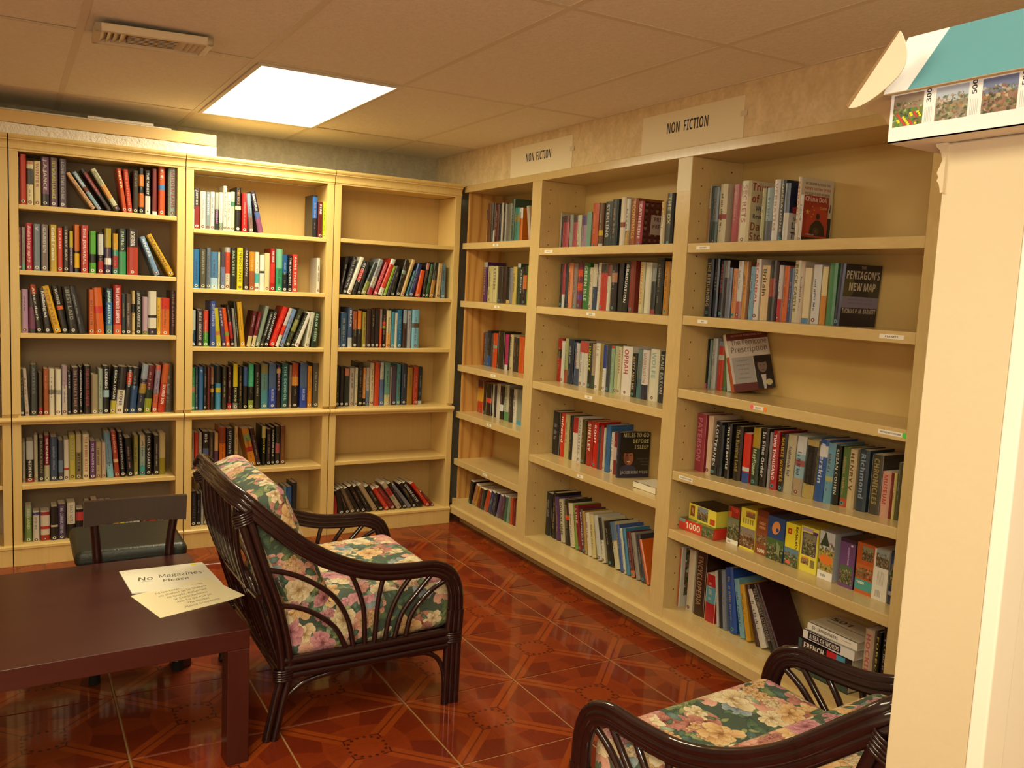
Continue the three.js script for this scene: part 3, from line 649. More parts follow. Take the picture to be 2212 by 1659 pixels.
shelfRow('C', 'second', 1.345, 0.025, `
-740 18 207 11 1a1816
-719 21 214 16.5 28242a =ALL_SECRETS~ccc
-694 23 217 20.1 ece8d8
-664 23 195 19.3 20201c m.25.35.c82820 =KITCHEN~eee
-634 19 189 16.7 1a1c20
-612 26 192 21.7 3a4440 b.4.8a9040
-578 29 210 18.7 98a0a8 m.5.25.c8c4b0 b.2.a83040
-539 21 195 19.9 b82838 =VALENTINE~e9a
-513 28 217 20.7 d83020 t.15.dddddd b.2.d8d8c8
-479 15 178 19.2 90b828
-460 18 176 18.6 3a3440
-435 24 171 11.3 181614
-404 24 214 14.3 1c1a16 m.3.1.78a090
-376 22 220 17.8 d0b070
-344 15 154 18.7 1a6878
-326 28 195 15.9 1c3c80
-282 29 156 10.6 e85818
-240 19 199 7.1 201c1a t.2.c88070
-220 21 193 9.2 2a5a2a
-194 25 205 7.8 28261a b.5.c88830
-153 27 201 3.5 d8b880
-117 28 198 0 6a94b0`);
shelfRow('C', 'third', 1.051, 0.03, `
-744 22 104 0 8a8088
-717 33 192 0 34587c
-675 25 222 0 4a5c80 b.25.c8c8c8 =BLACK~ddd
-647 25 202 0 2a2420 t.5.a8502a
-618 22 205 0 262422 t.5.d87a20
-591 21 200 0 9a8c30
-567 25 213 0 3a2020
-539 22 214 0 281c18
-515 24 215 0 221c1c
-488 13 219 0 d85020 t.5.888078
-472 20 220 0 16120f m.33.1.c82020 m.43.08.88a030
-447 27 212 0 e8a860 t.6.d8d0a8
-417 19 205 0 4a98b0
-396 14 201 0 d8d8c8
-381 29 219 0 2070a0
-348 24 220 0 402824 t.35.98a8b8
-320 25 216 0 b0b4b8
-291 45 222 0 80c0e0 m.35.12.605040`);
shelfRow('C', 'fourth', 0.71, 0.09, `
-721 25 230 0 1e2a20
-693 22 225 0 281c18
-667 27 217 0 2a3028 t.2.c88060
-635 27 221 0 c0b0a0
-606 17 221 0 d0c8a8
-586 27 251 0 181814
-556 17 221 0 241a14 t.8.d88a38
-536 20 221 0 b8b0a0 b.4.6a8098
-513 25 247 0 d8c8a0
-484 28 251 0 d84820
-453 23 251 0 5a78b0 t.4.c8ccc8
-425 33 251 0 6a9a90 b.25.d0c890
-390 9 225 0 a89088
-378 28 229 0 4a3a50
-348 25 242 0 4a8a90
-317 31 242 0 26344c
-282 35 220 0 a87c28
-243 29 224 0 b83818
-211 26 224 0 1c2c30 b.1.b8c8c8`);
shelfRow('C', 'bottom', 0.1, 0.03, `
-732 24 111 0 a82820
-701 33 139 -12.4 22201c
-661 25 153 -21.3 1a1614
-630 28 162 -26.7 6a5a40
-594 24 165 -29.6 2c2620
-562 26 177 -29.6 241c14
-528 26 177 -31.3 161410
-493 27 187 -32.7 b8a078
-456 28 172 -32.6 1c1814
-419 27 155 -34.3 d83820
-381 27 165 -37.8 8a2428
-343 28 190 -34.7 c8b898 m.2.3.c84040
-305 22 187 -34.4 181614
-276 24 179 -39.4 8a8890
-243 24 178 -33.2 1c1a18
-209 31 185 -38.2 181614 =CHARLOTTE~eee
-155 22 183 -38.2 e03018
-123 17 120 -43.5 7a2820`);
shelfRow('D', 'top', 1.672, 0.13, `
20 8 202 0 c89030 t.3.1a1a16
32 48 238 0 7a4a28
82 21 236 0 3a3c30
105 19 234 0 40201c b.35.dddddd
125 51 225 0 5a2422
179 25 223 0 203448
208 16 231 0 d8ccb0
226 28 227 0 1c1814
255 10 223 0 c8c4b8
277 43 223 0 8a8c80
323 28 246 0 3a5a48
354 51 195 0 3a9a90 m.2.2.9a9040
412 31 191 0 e07818 t.3.eeeeee
527 21 198 -11.8 d8c8b8`);
shelfRow('D', 'second', 1.336, 0.13, `
20 40 233 0 5a2a68 t.13.bbbbbb =PSYCHOLOGY~ba8
67 60 211 0 d8d090
131 50 209 0 e0d8a0 =LETTERS~665
186 55 206 0 34302a
246 41 204 0 3a2420
295 34 201 0 18140f b.1.e8c050
334 32 201 0 8a8c9c
367 41 206 0 d8c068
414 30 224 0 2c4828 t.1.c8c8c8
446 26 204 0 16140f =PARENTS~ddd
474 39 213 0 281810 m.25.35.e07020
516 30 213 0 8aa020`);
shelfRow('D', 'third', 0.957, 0.145, `
20 7 195 0 a84818
28 36 200 0 4a5868
69 43 210 0 18202c b.3.2050a0
113 21 197 0 40302c
138 51 200 0 d84a18 m.35.08.90a8a0
192 14 193 0 281a14
209 70 215 0 28281e
284 37 202 0 c02868 b.15.dddddd
326 10 192 0 3a1c28
338 32 205 0 d8c898 =BRIDGE~876
374 48 194 0 38302c
425 16 190 0 2a2018
444 55 200 0 d85818`);
shelfRow('D', 'fourth', 0.677, 0.11, `
33 76 194 0 c83818 m.25.4.e0a820 t.2.5a1c18
114 37 186 0 2c201a
153 66 187 0 1e1814 m.45.15.e0482a
229 17 188 0 c8c8c0
249 22 186 0 2c2018
274 40 199 0 e0d8c8
319 40 190 0 281418 m.55.2.eeeeee
362 50 205 0 d0d0b8 b.25.5a9a60 =ROYAL_DANCE~786
427 38 189 0 302c26
468 37 191 0 e8e4d0
512 64 196 0 98a090 b.12.48a8c8`);
shelfRow('D', 'bottom', 0.147, 0.035, `
127 38 138 9.1 1c1814
170 32 135 20.9 c88858
207 20 132 24.1 d8a020
234 37 126 19.3 7a2820
280 32 123 10 40483a
318 41 130 20 d04820
367 51 133 16.5 2a3c68
426 36 138 11.6 1c2030
468 30 138 17.6 7a5a80
505 44 141 16.8 4a3448
556 30 142 10.5 3a7050
590 25 146 6.2 88a898
625 24 149 0 c85020
655 19 153 0 7a2018
679 24 147 0 c8b888`);
shelfRow('E', 'top', 1.629, 0.11, `
857 7 189 0 d8b860
865 7 180 0 c8c8c8
873 7 164 0 1c1820
880 54 166 0 b84858 t.2.5a3a34
939 29 169 0 98a098
971 42 162 0 b84858 t.2.4a3030
1016 33 163 0 c8ccb0
1051 40 161 0 a888a0 t.3.5a3a78
1096 38 173 0 7aa898
1136 50 213 0 c85020
1199 35 209 0 6a4a30 m.6.12.d8b020 b.1.c8c8c8
1237 51 214 0 24343a =STERLING~ccc
1295 47 221 0 1c3038
1358 38 226 0 e8dcc8 m.5.1.904830
1403 29 217 0 d8d8d0 b.35.c8a050
1437 48 216 0 9a4a18 =ECONOMICS~da3
1489 41 198 2.3 b03048 @press =CATHERINE~ddd
1651 27 188 0 e0d0b0 t.3.d8b040
1681 45 221 0 1c2430 =THE_OX~cb6`);
shelfRow('E', 'second', 1.338, 0.11, `
884 23 218 0 1c241c
910 22 218 0 b02040 b.3.dddddd
936 23 217 0 1c2438
962 38 222 0 e89868
1004 32 220 0 988880
1040 44 222 0 7a2848 m.15.15.d84a20 m.45.15.d85020 m.7.1.5a3a90
1086 51 222 0 3a7a3c =GREEN_ISLE~cdc
1141 32 200 0 ddd0b0
1176 33 217 0 2c4468 t.5.d8d0b8
1213 21 222 0 e0d8c8
1238 27 217 1.7 c83020 t.2.3a2a28
1267 26 217 0 c83020 t.2.3a2a28
1296 23 212 0 e8e0c8 t.25.8a3020
1325 43 219 0 2a2428 m.2.2.b88060
1372 33 221 0 20201c
1414 40 227 4.5 14120f =GRADUATION~eee
1459 41 230 0 8a3028
1529 32 225 0 d8d0a0 =JIMMY_CARTER~d83
1566 41 223 0 e8e4d0
1614 27 199 0 1c2430 b.1.a83030 t.3.98a0a0
1645 44 242 0 1a2020
1699 40 226 0 c88820
1741 11 226 0 2c4434`);
shelfRow('E', 'third', 0.957, 0.125, `
869 42 220 0 b02418 m.25.2.222222
915 27 211 0 d8d8c8
945 24 226 0 a8b070 b.3.a84a30
972 50 222 0 1c2c44
1026 22 216 0 3a4c6c
1050 26 210 0 ccc8c0 b.4.3a4c6a
1079 33 223 0 d8d4c8 t.25.c04a40
1114 33 221 0 d8d4c8 t.25.c04a40
1150 30 218 0 28301c =JUNGLE~dd4
1183 25 218 0 b09a80 b.3.2a4434
1211 35 223 0 ece4d0 =U.S.~a98
1248 26 223 0 a08c40
1277 26 218 0 e8e8e8 t.5.2040a0
1306 28 220 0 384048
1338 23 220 0 98b898 t.06.c83828
1364 29 220 0 b8c098
1396 19 219 0 e0d8b0 =NIXON~b33
1418 71 225 0 f0e8e0 =OPRAH~b55
1493 34 197 0 18140f =BETTY_AND_ME~cb8
1529 38 219 0 6a8484 b.4.4a7880
1570 45 220 0 e8e0d8 b.3.2c2c44 =WASHINGTON~a88
1622 60 228 0 e8e4cc =WOLFE~9bb
1688 41 223 0 26282a =JANE_EATON~bbb`);
shelfRow('E', 'fourth', 0.579, 0.125, `
863 73 223 0 1c2024
942 40 222 0 d83818 =Infrared~fff
984 39 223 0 c8bc80
1026 26 220 0 1a1c18
1057 41 220 0 e8e0d0 t.35.b82a28
1100 27 226 0 e8e0d0 =ANXIETIES~777
1132 34 217 0 5a4c20
1174 50 221 0 b02820 =SHELLEY~eec
1229 37 222 0 d02018 =ROOT~fff
1269 21 203 0 3a3c40
1293 17 215 0 b02a20
1313 15 206 0 e0d8b8
1331 37 224 0 3a70a8
1372 21 195 0 e8e0d0
1396 24 198 0 8a1c24 m.35.3.d8c8c8
1423 27 200 0 2a1814
1453 27 211 0 181c38 @miles`);
shelfRow('E', 'bottom', 0.147, 0.115, `
857 56 226 0 22242a
920 44 240 0 1a1c1c
974 36 222 -9.1 5a3a68
1018 38 219 -10.3 c8c0a0 =SQUARE_ONE~221
1062 37 229 -7.8 2c2a20 m.35.1.e84820
1106 40 219 -11.3 e0d0b0
1152 21 222 -11.2 7aa838
1179 30 223 -15.5 8a2024 =LINE~ecc
1214 22 213 -12.6 5a3040 =MARSHALLS~ddd
1237 18 209 -12.5 b89030
1261 30 208 -12.3 e8dcc0
1294 34 208 -12.3 d8c888
1343 32 215 -15.1 d0d0c8
1380 27 213 -15.3 e0d8b8 t.5.2a2a20
1423 48 207 -15.1 18201c
1483 36 218 -17.5 d8d0a8 t.4.5a789a
1524 24 215 -15.5 3a60a8
1552 15 206 -14.9 d8d8b8
1571 24 209 -15.8 3a88b0
1603 28 204 -15.8 6a2420 b.15.d87030
1641 28 209 -17.2 9a9488
1678 30 210 -16.9 3a3c48
1716 16 199 -21.6 e06818`);
shelfRow('F', 'top', 1.627, 0.09, `
1971 7 235 0 d8d0b8 b.6.c08060 =PATRIOT~554
1979 10 228 0 3a4c44
1991 29 222 0 8aa0b0 b.4.3a6068
2026 42 231 0 e8e0c0 m.5.08.a83040
2096 39 225 0 b01830
2143 52 233 0 e8dcb8 t.25.d0c8a0 @triumph =SECRETS~a55
2249 16 199 0 c8c898
2268 34 199 0 88a0a8 b.4.444858
2308 27 225 0 e8e4e0 =VERBATIM~b98
2338 20 223 0 1c2444 =OPERATIONS~cb7
2362 24 208 0 5a6a88 b.5.ddd8d0 @liberty
2422 14 225 0 e8dcc8 @man =MIRACLE~c64
2437 14 163 0 d8d0c8 @china`);
shelfRow('F', 'second', 1.345, 0.09, `
1984 38 228 0 18243a =THE_RETURNING~cb8
2025 24 228 0 182840
2058 21 220 0 1c1a1c =RIDERS~a33
2082 23 220 0 2a1c20 t.3.888888
2107 16 192 0 6a7a98
2126 24 189 0 d88848
2154 25 218 0 d8d8d8 b.3.b8564a
2182 24 215 0 d09028
2209 12 215 0 8a5a28
2225 21 196 0 80b0d0
2249 24 224 0 e8e0d8 =SCANDAL~c44
2276 37 201 0 e8c898 =Britain~112
2316 29 219 0 2a2420 m.3.3.a03820
2350 12 214 0 3a2430
2365 18 201 0 d8d0d0 b.4.c83030
2385 22 199 0 e06818
2408 22 192 0 3a4a78
2433 26 218 0 d8cca8 =ROCK_CASTLE~664
2462 17 214 0 d8c4b0
2480 29 192 0 e8d8b0 b.1.5888b8
2512 36 203 0 d8d8d8
2553 23 196 0 d89030 t.5.e8d8a0
2580 34 209 0 4a8a58
2619 23 207 3 28244a @map`);
shelfRow('F', 'third', 1.055, 0.135, `
1971 7 199 0 1c241c b.1.e84888
1981 11 197 0 88a0a0
1995 27 204 0 c0c4c4
2034 32 194 0 d03828 t.1.88a0b8 m.28.1.d8d8c8
2069 17 199 0 5a7a38
2097 34 220 -7.8 d8e0d8 t.15.c88878
2147 28 227 -18.3 b85020 t.4.e8dcc8 @perri`);
shelfRow('F', 'fourth', 0.743, 0.085, `
1986 56 234 0 a83848 =PATERSON~d8a
2062 27 232 0 e8c8a8
2091 31 216 4.4 1c1a1a =LOSTERNES~ddd
2126 25 203 0 20282c
2168 25 214 0 1c1814 =THE_LAST_BATTLE~eed
2208 39 210 0 2c2014 =The_Burning_Land~a95
2258 36 189 0 e03020 b.22.2a50a0 m.68.08.dddddd
2304 37 217 0 2c4030 t.35.b89828 =Mayflower~cda
2343 33 219 0 241c18 =In_Fine_Order~ddd
2385 12 208 0 a8a8a8
2399 30 216 0 b82028 =TWO_THOUSAND~fff
2435 28 210 0 28201a =MAISIE_WINTER~da3
2466 39 213 1.8 c8bc98
2508 41 214 2.3 98c0cc t.3.d8d8d8 m.4.1.a85a50 b.3.b8a080
2552 49 206 2.3 c0a860 m.1.65.181818
2604 36 216 3.4 2a5ca8 m.1.18.e8e8e0 =Deerskin~dde
2643 32 208 1.8 70a8c0 m.55.08.b8b878
2679 23 203 0 1c2018 =SUSAN_COHEN~ddc
2706 27 202 0 5a7a38 b.15.c8502a
2738 28 200 0 d8c090 =HENRY_V~543
2774 38 204 0 2c4050 =Richmond~9ab
2820 42 195 0 4a4438 =CHRONICLES~a95
2867 31 147 0 e0a890 =MUSEUM~b44
2900 9 147 0 8a2420
2911 10 149 0 d8c880
2922 13 184 0 5a5a3a`);
shelfRow('F', 'bottom', 0.147, 0.07, `
1971 7 243 0 c8582a
1979 7 254 0 d8d8d0 @garden
2015 38 256 0 d8ccb0
2058 62 261 0 3a2014 =ENCYCLOPEDIA~a86
2130 58 191 0 b01c24 m.25.35.5a98a8
2208 12 216 -8.1 c8c8c0
2222 17 221 -7.8 2a2c30
2241 19 228 -7.9 8890a0
2277 40 248 -11.1 1c50a8
2333 25 220 -14.4 7ab0c0
2365 24 209 -15.8 d8a020
2412 20 221 -19.5 4a2a20
2436 32 213 -23.3 d8d0c0
2484 35 245 -29.6 1c1c18 =THE_COMPLEAT_ASTROLOGER~a98
2527 14 266 -31.1 3a1622
2866 35 237 0 d8b898 =HOCKINS~c66
2908 16 240 0 18160f =FORECAST~cb5
2932 23 276 0 1c1814`);
shelfRow('O', 'top', 1.69, 0.025, `
-2332 7 296 0 d8c828`);
shelfRow('O', 'second', 1.39, 0.025, `
-2345 7 201 0 6a2a1c`);
shelfRow('O', 'third', 1.105, 0.025, `
-2346 7 207 0 2a2620`);
shelfRow('O', 'fourth', 0.71, 0.025, `
-2351 8 244 0 3a3024`);
shelfRow('O', 'fifth', 0.39, 0.025, `
-2353 10 212 0 c8a040`);

const NAMED = { black: [28, 24, 22], 'dark brown': [58, 38, 28], brown: [112, 70, 40], tan: [184, 150, 100], cream: [226, 214, 176], white: [238, 234, 222], grey: [136, 134, 126], 'dark grey': [66, 66, 62], red: [200, 36, 28], 'dark red': [120, 28, 28], orange: [222, 106, 30], yellow: [222, 186, 30], 'olive green': [128, 128, 50], green: [60, 140, 70], 'dark green': [36, 60, 42], 'lime green': [184, 210, 40], teal: [44, 112, 116], 'light blue': [136, 176, 200], blue: [48, 100, 176], 'navy blue': [32, 44, 78], purple: [104, 64, 112], lilac: [180, 148, 176], pink: [216, 130, 150], 'dusty rose': [184, 88, 96] };
const colourName = (hex) => { const c = rgb(hex); let best = 'grey', d0 = 1e9; for (const k in NAMED) { const n = NAMED[k], d = (c[0] - n[0]) ** 2 + (c[1] - n[1]) ** 2 + (c[2] - n[2]) ** 2; if (d < d0) { d0 = d; best = k; } } return best; };
// two atlases of spines; books with a front cover go to the second, beside the covers
const CW = 36, CH = 250, ATL = 2048, PER = 56, CAP = PER * 8;
const plain = books.filter((b) => !b.cover), covered = books.filter((b) => b.cover);
plain.forEach((b, k) => { b.atlas = k < CAP ? 0 : 1; b.cell = k < CAP ? k : k - CAP; });
const off2 = Math.max(0, plain.length - CAP); covered.forEach((b, k) => { b.atlas = 1; b.cell = off2 + k; });
const COVERS = ['press', 'miles', 'triumph', 'liberty', 'man', 'china', 'map', 'perri', 'garden'], KW = 220, KH = 320, KY = 1000;
const condensed = (g, s, x, y, w, size, ink, font = 'bold') => { g.font = `${font} ${size}px sans-serif`; g.fillStyle = css(ink); const m = g.measureText(s).width; g.save(); g.translate(x, y); g.scale(Math.min(1, w / m), 1); g.fillText(s, 0, 0); g.restore(); };
function drawSpine(g, b, x, y) {
  g.save(); g.beginPath(); g.rect(x, y, CW, CH); g.clip();
  g.fillStyle = css(b.base); g.fillRect(x, y, CW, CH);
  const R = rng(b.cell * 7 + b.atlas * 1000 + 3);
  for (const [p, l, c] of b.bands) { g.fillStyle = css(c); g.fillRect(x + 3, y + p * CH, CW - 3, l * CH); }
  const lum = rgb(b.base).reduce((a, c) => a + c, 0) / 3, ink = b.title ? b.ink : lum > 110 ? ['443', '633', '335'][Math.floor(R() * 3)] : ['ccb', 'ca6', 'bbb', 'd98'][Math.floor(R() * 4)];
  g.textAlign = 'left'; g.textBaseline = 'middle';
  const clear = b.bands.filter((q) => q[3] !== 'm' || q[1] > 0.2), top = b.title && b.bands.some((q) => q[3] === 't' && q[1] > 0.3) ? b.bands.find((q) => q[3] === 't')[1] + 0.02 : 0.06;
  let end = b.bands.some((q) => q[3] === 'b') ? 1 - b.bands.find((q) => q[3] === 'b')[1] : 0.86;
  const mid = b.bands.find((q) => q[3] === 'm' && q[0] > 0.3); if (mid && b.title) end = Math.min(end, mid[0]);
  if (b.title) {
    g.save(); g.translate(x + CW / 2 + 1, y + CH * top); g.rotate(Math.PI / 2); const len = Math.max(40, (end - top - 0.03) * CH), size = Math.min(FACE[b.bay] === 'b' ? 18 : 20, len / b.title.length * 1.7 + 5);
    g.font = `bold ${size}px sans-serif`; const m = g.measureText(b.title).width; g.scale(Math.max(0.5, Math.min(1.9, len / m)), 1); g.fillStyle = css(ink); g.fillText(b.title, 0, 0); g.restore();
  } else if (R() < 0.8) { // small print too fine to read in the photograph: a soft line of strokes
    g.fillStyle = css(ink); const yy = y + CH * (0.12 + R() * 0.15), len = CH * (0.3 + R() * 0.25), wd = 5 + R() * 8; g.globalAlpha = 0.75;
    for (let q = 0; q < len; q += 7) if (R() > 0.18) g.fillRect(x + CW / 2 - wd / 2 + R() * 2, yy + q, wd * (0.6 + 0.4 * R()), 4.5);
    if (R() < 0.6) for (let q = 0; q < CH * 0.14; q += 6) if (R() > 0.2) g.fillRect(x + CW / 2 - 3, y + CH * 0.66 + q, 5, 3.5); g.globalAlpha = 1;
  }
  const round = FACE[b.bay] === 'b' ? 0.82 : 0.4; // price dot
  if (R() < round && b.t > 0.011) { const cy = y + CH * 0.93, asp = (b.t / CW) / (b.h / CH), rr = Math.min(11, 0.0068 / b.t * CW); g.fillStyle = lum > 150 ? css('733') : (FACE[b.bay] === 'b' ? css('f4f0e6') : css('5aa')); g.beginPath(); g.ellipse(x + CW / 2 + 1, cy, rr, rr * asp, 0, 0, 7); g.fill(); g.fillStyle = css(lum > 150 ? 'e8e0d0' : '333'); g.beginPath(); g.ellipse(x + CW / 2 + 1, cy, rr * 0.42, rr * asp * 0.5, 0, 0, 7); g.fill(); }
  g.fillStyle = css(b.base); g.fillRect(x, y, 3, CH);
  g.restore();
}
const COVER_ART = {
  press(g, w, h) { g.fillStyle = '#5a1620'; g.fillRect(0, 0, w, h); const R = rng(3); for (let i = 0; i < 5; i++) for (let k = 0; k < 8; k++) { const x = 20 + i * 45, y = 20 + k * 41; if (x > 60 && x < 200 && y > 90 && y < 225) continue; g.fillStyle = ['#8a5a50', '#6a3038', '#a07868'][Math.floor(R() * 3)]; g.beginPath(); g.ellipse(x, y, 12, 16, 0, 0, 7); g.fill(); g.fillStyle = '#2a1014'; g.beginPath(); g.ellipse(x, y - 12, 12, 7, 0, 0, 7); g.fill(); } g.fillStyle = '#c8b8b0'; g.fillRect(62, 90, 140, 138); g.textAlign = 'center'; condensed(g, 'FREE', 132, 135, 110, 40, '645'); condensed(g, 'PRESS', 132, 185, 110, 40, '645'); },
  miles(g, w, h) { g.fillStyle = '#14131a'; g.fillRect(0, 0, w, h); g.fillStyle = '#28284c'; g.fillRect(0, h * 0.86, w, h * 0.14); g.fillStyle = '#1a0f0c'; g.beginPath(); g.ellipse(60, 160, 55, 62, 0, 0, 7); g.fill(); g.fillStyle = '#b06a50'; g.beginPath(); g.ellipse(66, 178, 36, 56, -0.1, 0, 7); g.fill(); g.fillStyle = '#8a4a3a'; g.beginPath(); g.ellipse(52, 186, 16, 42, 0, 0, 7); g.fill(); g.fillStyle = '#2a1410'; for (const x of [54, 80]) { g.beginPath(); g.ellipse(x, 160, 7, 4, 0, 0, 7); g.fill(); } g.fillStyle = '#e8d8c8'; g.beginPath(); g.ellipse(68, 206, 14, 5, 0.1, 0, 7); g.fill(); g.fillStyle = '#1a0f0c'; g.beginPath(); g.ellipse(62, 122, 50, 26, 0, 0, 7); g.fill(); g.fillStyle = '#383a60'; g.beginPath(); g.ellipse(64, 262, 60, 34, 0, 0, 7); g.fill(); g.fillStyle = '#14131a'; g.textAlign = 'right'; condensed(g, 'MILES TO GO', 210, 34, 190, 40, 'cc9'); condensed(g, 'BEFORE', 210, 76, 120, 40, 'cc9'); condensed(g, 'I SLEEP', 210, 116, 104, 40, 'cc9'); condensed(g, 'A survivor story', 212, 190, 80, 13, '889', 'normal'); condensed(g, 'of hope and', 212, 212, 60, 13, '889', 'normal'); condensed(g, 'recovery', 212, 232, 50, 13, '889', 'normal'); condensed(g, 'JACKIE NINK PFLUG', 214, 292, 200, 28, 'bba'); },
  triumph(g, w, h) { g.fillStyle = '#e8dcba'; g.fillRect(0, 0, w, h); g.textAlign = 'left'; condensed(g, 'Triumph', 8, 50, 200, 54, 'a43'); condensed(g, 'of Rites', 8, 110, 190, 54, 'a43'); condensed(g, 'West Works', 40, 150, 150, 34, '345'); condensed(g, 'Revealed', 20, 190, 160, 30, '345'); condensed(g, 'David', 6, 250, 200, 56, 'a64'); condensed(g, 'Stone', 6, 300, 200, 54, 'a64'); },
  liberty(g, w, h) { g.fillStyle = '#20284a'; g.fillRect(0, 0, w, h * 0.5); g.fillStyle = '#e4dcd6'; g.fillRect(0, h * 0.5, w, h * 0.5); g.fillStyle = '#e4dcd6'; g.beginPath(); g.moveTo(0, h * 0.55); g.lineTo(w * 0.6, h * 0.35); g.lineTo(w, h * 0.5); g.lineTo(w, h); g.lineTo(0, h); g.fill(); g.fillStyle = '#c04040'; g.beginPath(); g.moveTo(20, 130); g.lineTo(180, 100); g.lineTo(190, 130); g.lineTo(30, 165); g.fill(); g.textAlign = 'left'; condensed(g, 'MARK L.', 30, 200, 140, 26, '886'); condensed(g, 'LIBERTY', 20, 245, 185, 50, '334'); condensed(g, 'TYRANNY', 20, 298, 185, 50, '334'); },
  man(g, w, h) { g.fillStyle = '#e0d8c6'; g.fillRect(0, 0, w, h); g.textAlign = 'center'; condensed(g, 'AN INSIDER REVEALS THE', 110, 34, 170, 16, '654'); condensed(g, 'HIDDEN HISTORY OF THE', 110, 58, 180, 16, 'a43'); condensed(g, 'PRESIDENT AND HIS MEN', 110, 82, 170, 16, '654'); g.textAlign = 'right'; condensed(g, 'CAMPAIGN', 212, 160, 200, 56, '334'); g.fillStyle = '#1a1818'; g.fillRect(20, 190, 196, 110); },
  china(g, w, h) { g.fillStyle = '#a8281e'; g.fillRect(0, 0, w, h); g.fillStyle = '#c23a26'; g.beginPath(); g.ellipse(130, 190, 100, 120, 0, 0, 7); g.fill(); g.fillStyle = '#1c1210'; g.fillRect(0, h * 0.88, w, h * 0.12); g.textAlign = 'center'; condensed(g, 'China Doll', 108, 40, 196, 44, 'f0e8dc'); condensed(g, 'Code', 176, 88, 60, 26, 'db4'); const star = (x, y, r) => { g.fillStyle = '#e0b83c'; g.beginPath(); for (let i = 0; i < 10; i++) { const a = -Math.PI / 2 + i * Math.PI / 5, q = i % 2 ? r * 0.42 : r; g.lineTo(x + q * Math.cos(a), y + q * Math.sin(a)); } g.fill(); }; star(40, 112, 21); star(80, 74, 8); star(96, 96, 8); star(92, 124, 8); star(78, 144, 8); g.fillStyle = '#241612'; g.beginPath(); g.ellipse(132, 138, 17, 22, 0, 0, 7); g.fill(); g.beginPath(); g.moveTo(60, 270); g.lineTo(70, 205); g.lineTo(112, 165); g.lineTo(152, 165); g.lineTo(192, 205); g.lineTo(204, 270); g.fill(); g.strokeStyle = '#8a6a40'; g.lineWidth = 3; g.beginPath(); g.arc(122, 238, 22, 0, 7); g.stroke(); g.fillStyle = '#6a4a34'; g.beginPath(); g.arc(122, 238, 14, 0, 7); g.fill(); condensed(g, 'A THRILLER', 70, 268, 90, 14, 'e8d8c8'); },
  map(g, w, h) { g.fillStyle = '#22222c'; g.fillRect(0, 0, w, h); g.fillStyle = '#5a5638'; g.beginPath(); g.ellipse(26, 120, 40, 56, 0, 0, 7); g.fill(); g.fillStyle = '#3c3a34'; g.beginPath(); g.ellipse(190, 130, 40, 50, 0, 0, 7); g.fill(); g.fillStyle = '#8c86a4'; g.fillRect(0, h * 0.52, w, h * 0.18); g.textAlign = 'center'; condensed(g, 'THE', 108, 24, 30, 22, 'b98'); condensed(g, "PENTAGON'S", 110, 76, 204, 58, 'e0d4bc'); condensed(g, 'NEW MAP', 112, 136, 164, 58, 'e0d4bc'); condensed(g, 'WAR AND PEACE IN THE', 110, 186, 170, 14, '667', 'normal'); condensed(g, 'TWENTY-FIRST CENTURY', 110, 206, 170, 14, '667', 'normal'); condensed(g, 'THOMAS P. M. BARNETT', 110, 252, 204, 34, 'd8ccb8'); },
  perri(g, w, h) { g.fillStyle = '#e0d6cc'; g.fillRect(0, 0, w, h); g.fillStyle = '#6a2420'; g.fillRect(0, 0, w, h * 0.12); g.fillRect(0, h * 0.87, w * 0.6, h * 0.13); g.fillStyle = '#b4b0b0'; g.fillRect(14, h * 0.42, w * 0.5, h * 0.45); g.fillStyle = '#201a1c'; g.fillRect(w * 0.58, h * 0.42, w * 0.42, h * 0.58); g.fillStyle = '#8a7468'; g.beginPath(); g.ellipse(w * 0.76, h * 0.6, 25, 38, 0, 0, 7); g.fill(); g.fillStyle = '#1a1414'; g.beginPath(); g.ellipse(w * 0.76, h * 0.495, 28, 17, 0, 0, 7); g.fill(); g.fillStyle = '#3a302c'; for (const x of [-9, 9]) g.fillRect(w * 0.76 + x - 4, h * 0.585, 8, 3); g.fillRect(w * 0.76 - 8, h * 0.67, 16, 3); g.fillStyle = '#d8d0c8'; g.beginPath(); g.moveTo(w * 0.7, h * 0.75); g.lineTo(w * 0.82, h * 0.75); g.lineTo(w * 0.78, h); g.lineTo(w * 0.73, h); g.fill(); g.fillStyle = '#d8c898'; g.beginPath(); g.arc(w * 0.87, h * 0.89, 17, 0, 7); g.fill(); g.textAlign = 'center'; condensed(g, 'NICHOLAS PERRICONE, M.D.', 110, 20, 170, 14, 'c98'); condensed(g, 'The Perricone', 116, 68, 190, 40, '655', 'normal'); condensed(g, 'Prescription', 112, 108, 196, 42, '655', 'normal'); for (let i = 0; i < 5; i++) condensed(g, ['a physician', 'program for', 'total body', 'and face', 'rejuvenation'][i], 68, 158 + i * 24, 80, 13, '766', 'normal'); },
  garden(g, w, h) { g.fillStyle = '#dcd8cc'; g.fillRect(0, 0, w, h); const R = rng(9); g.save(); g.beginPath(); g.rect(24, 10, w - 30, h * 0.78); g.clip(); for (let i = 0; i < 240; i++) { g.fillStyle = ['#5a5a3a', '#7a5a3c', '#8a7a50', '#3c4a30', '#9a6a48'][Math.floor(R() * 5)]; g.beginPath(); g.ellipse(R() * w, R() * h, 8 + R() * 18, 5 + R() * 12, R() * 3, 0, 7); g.fill(); } g.restore(); },
};
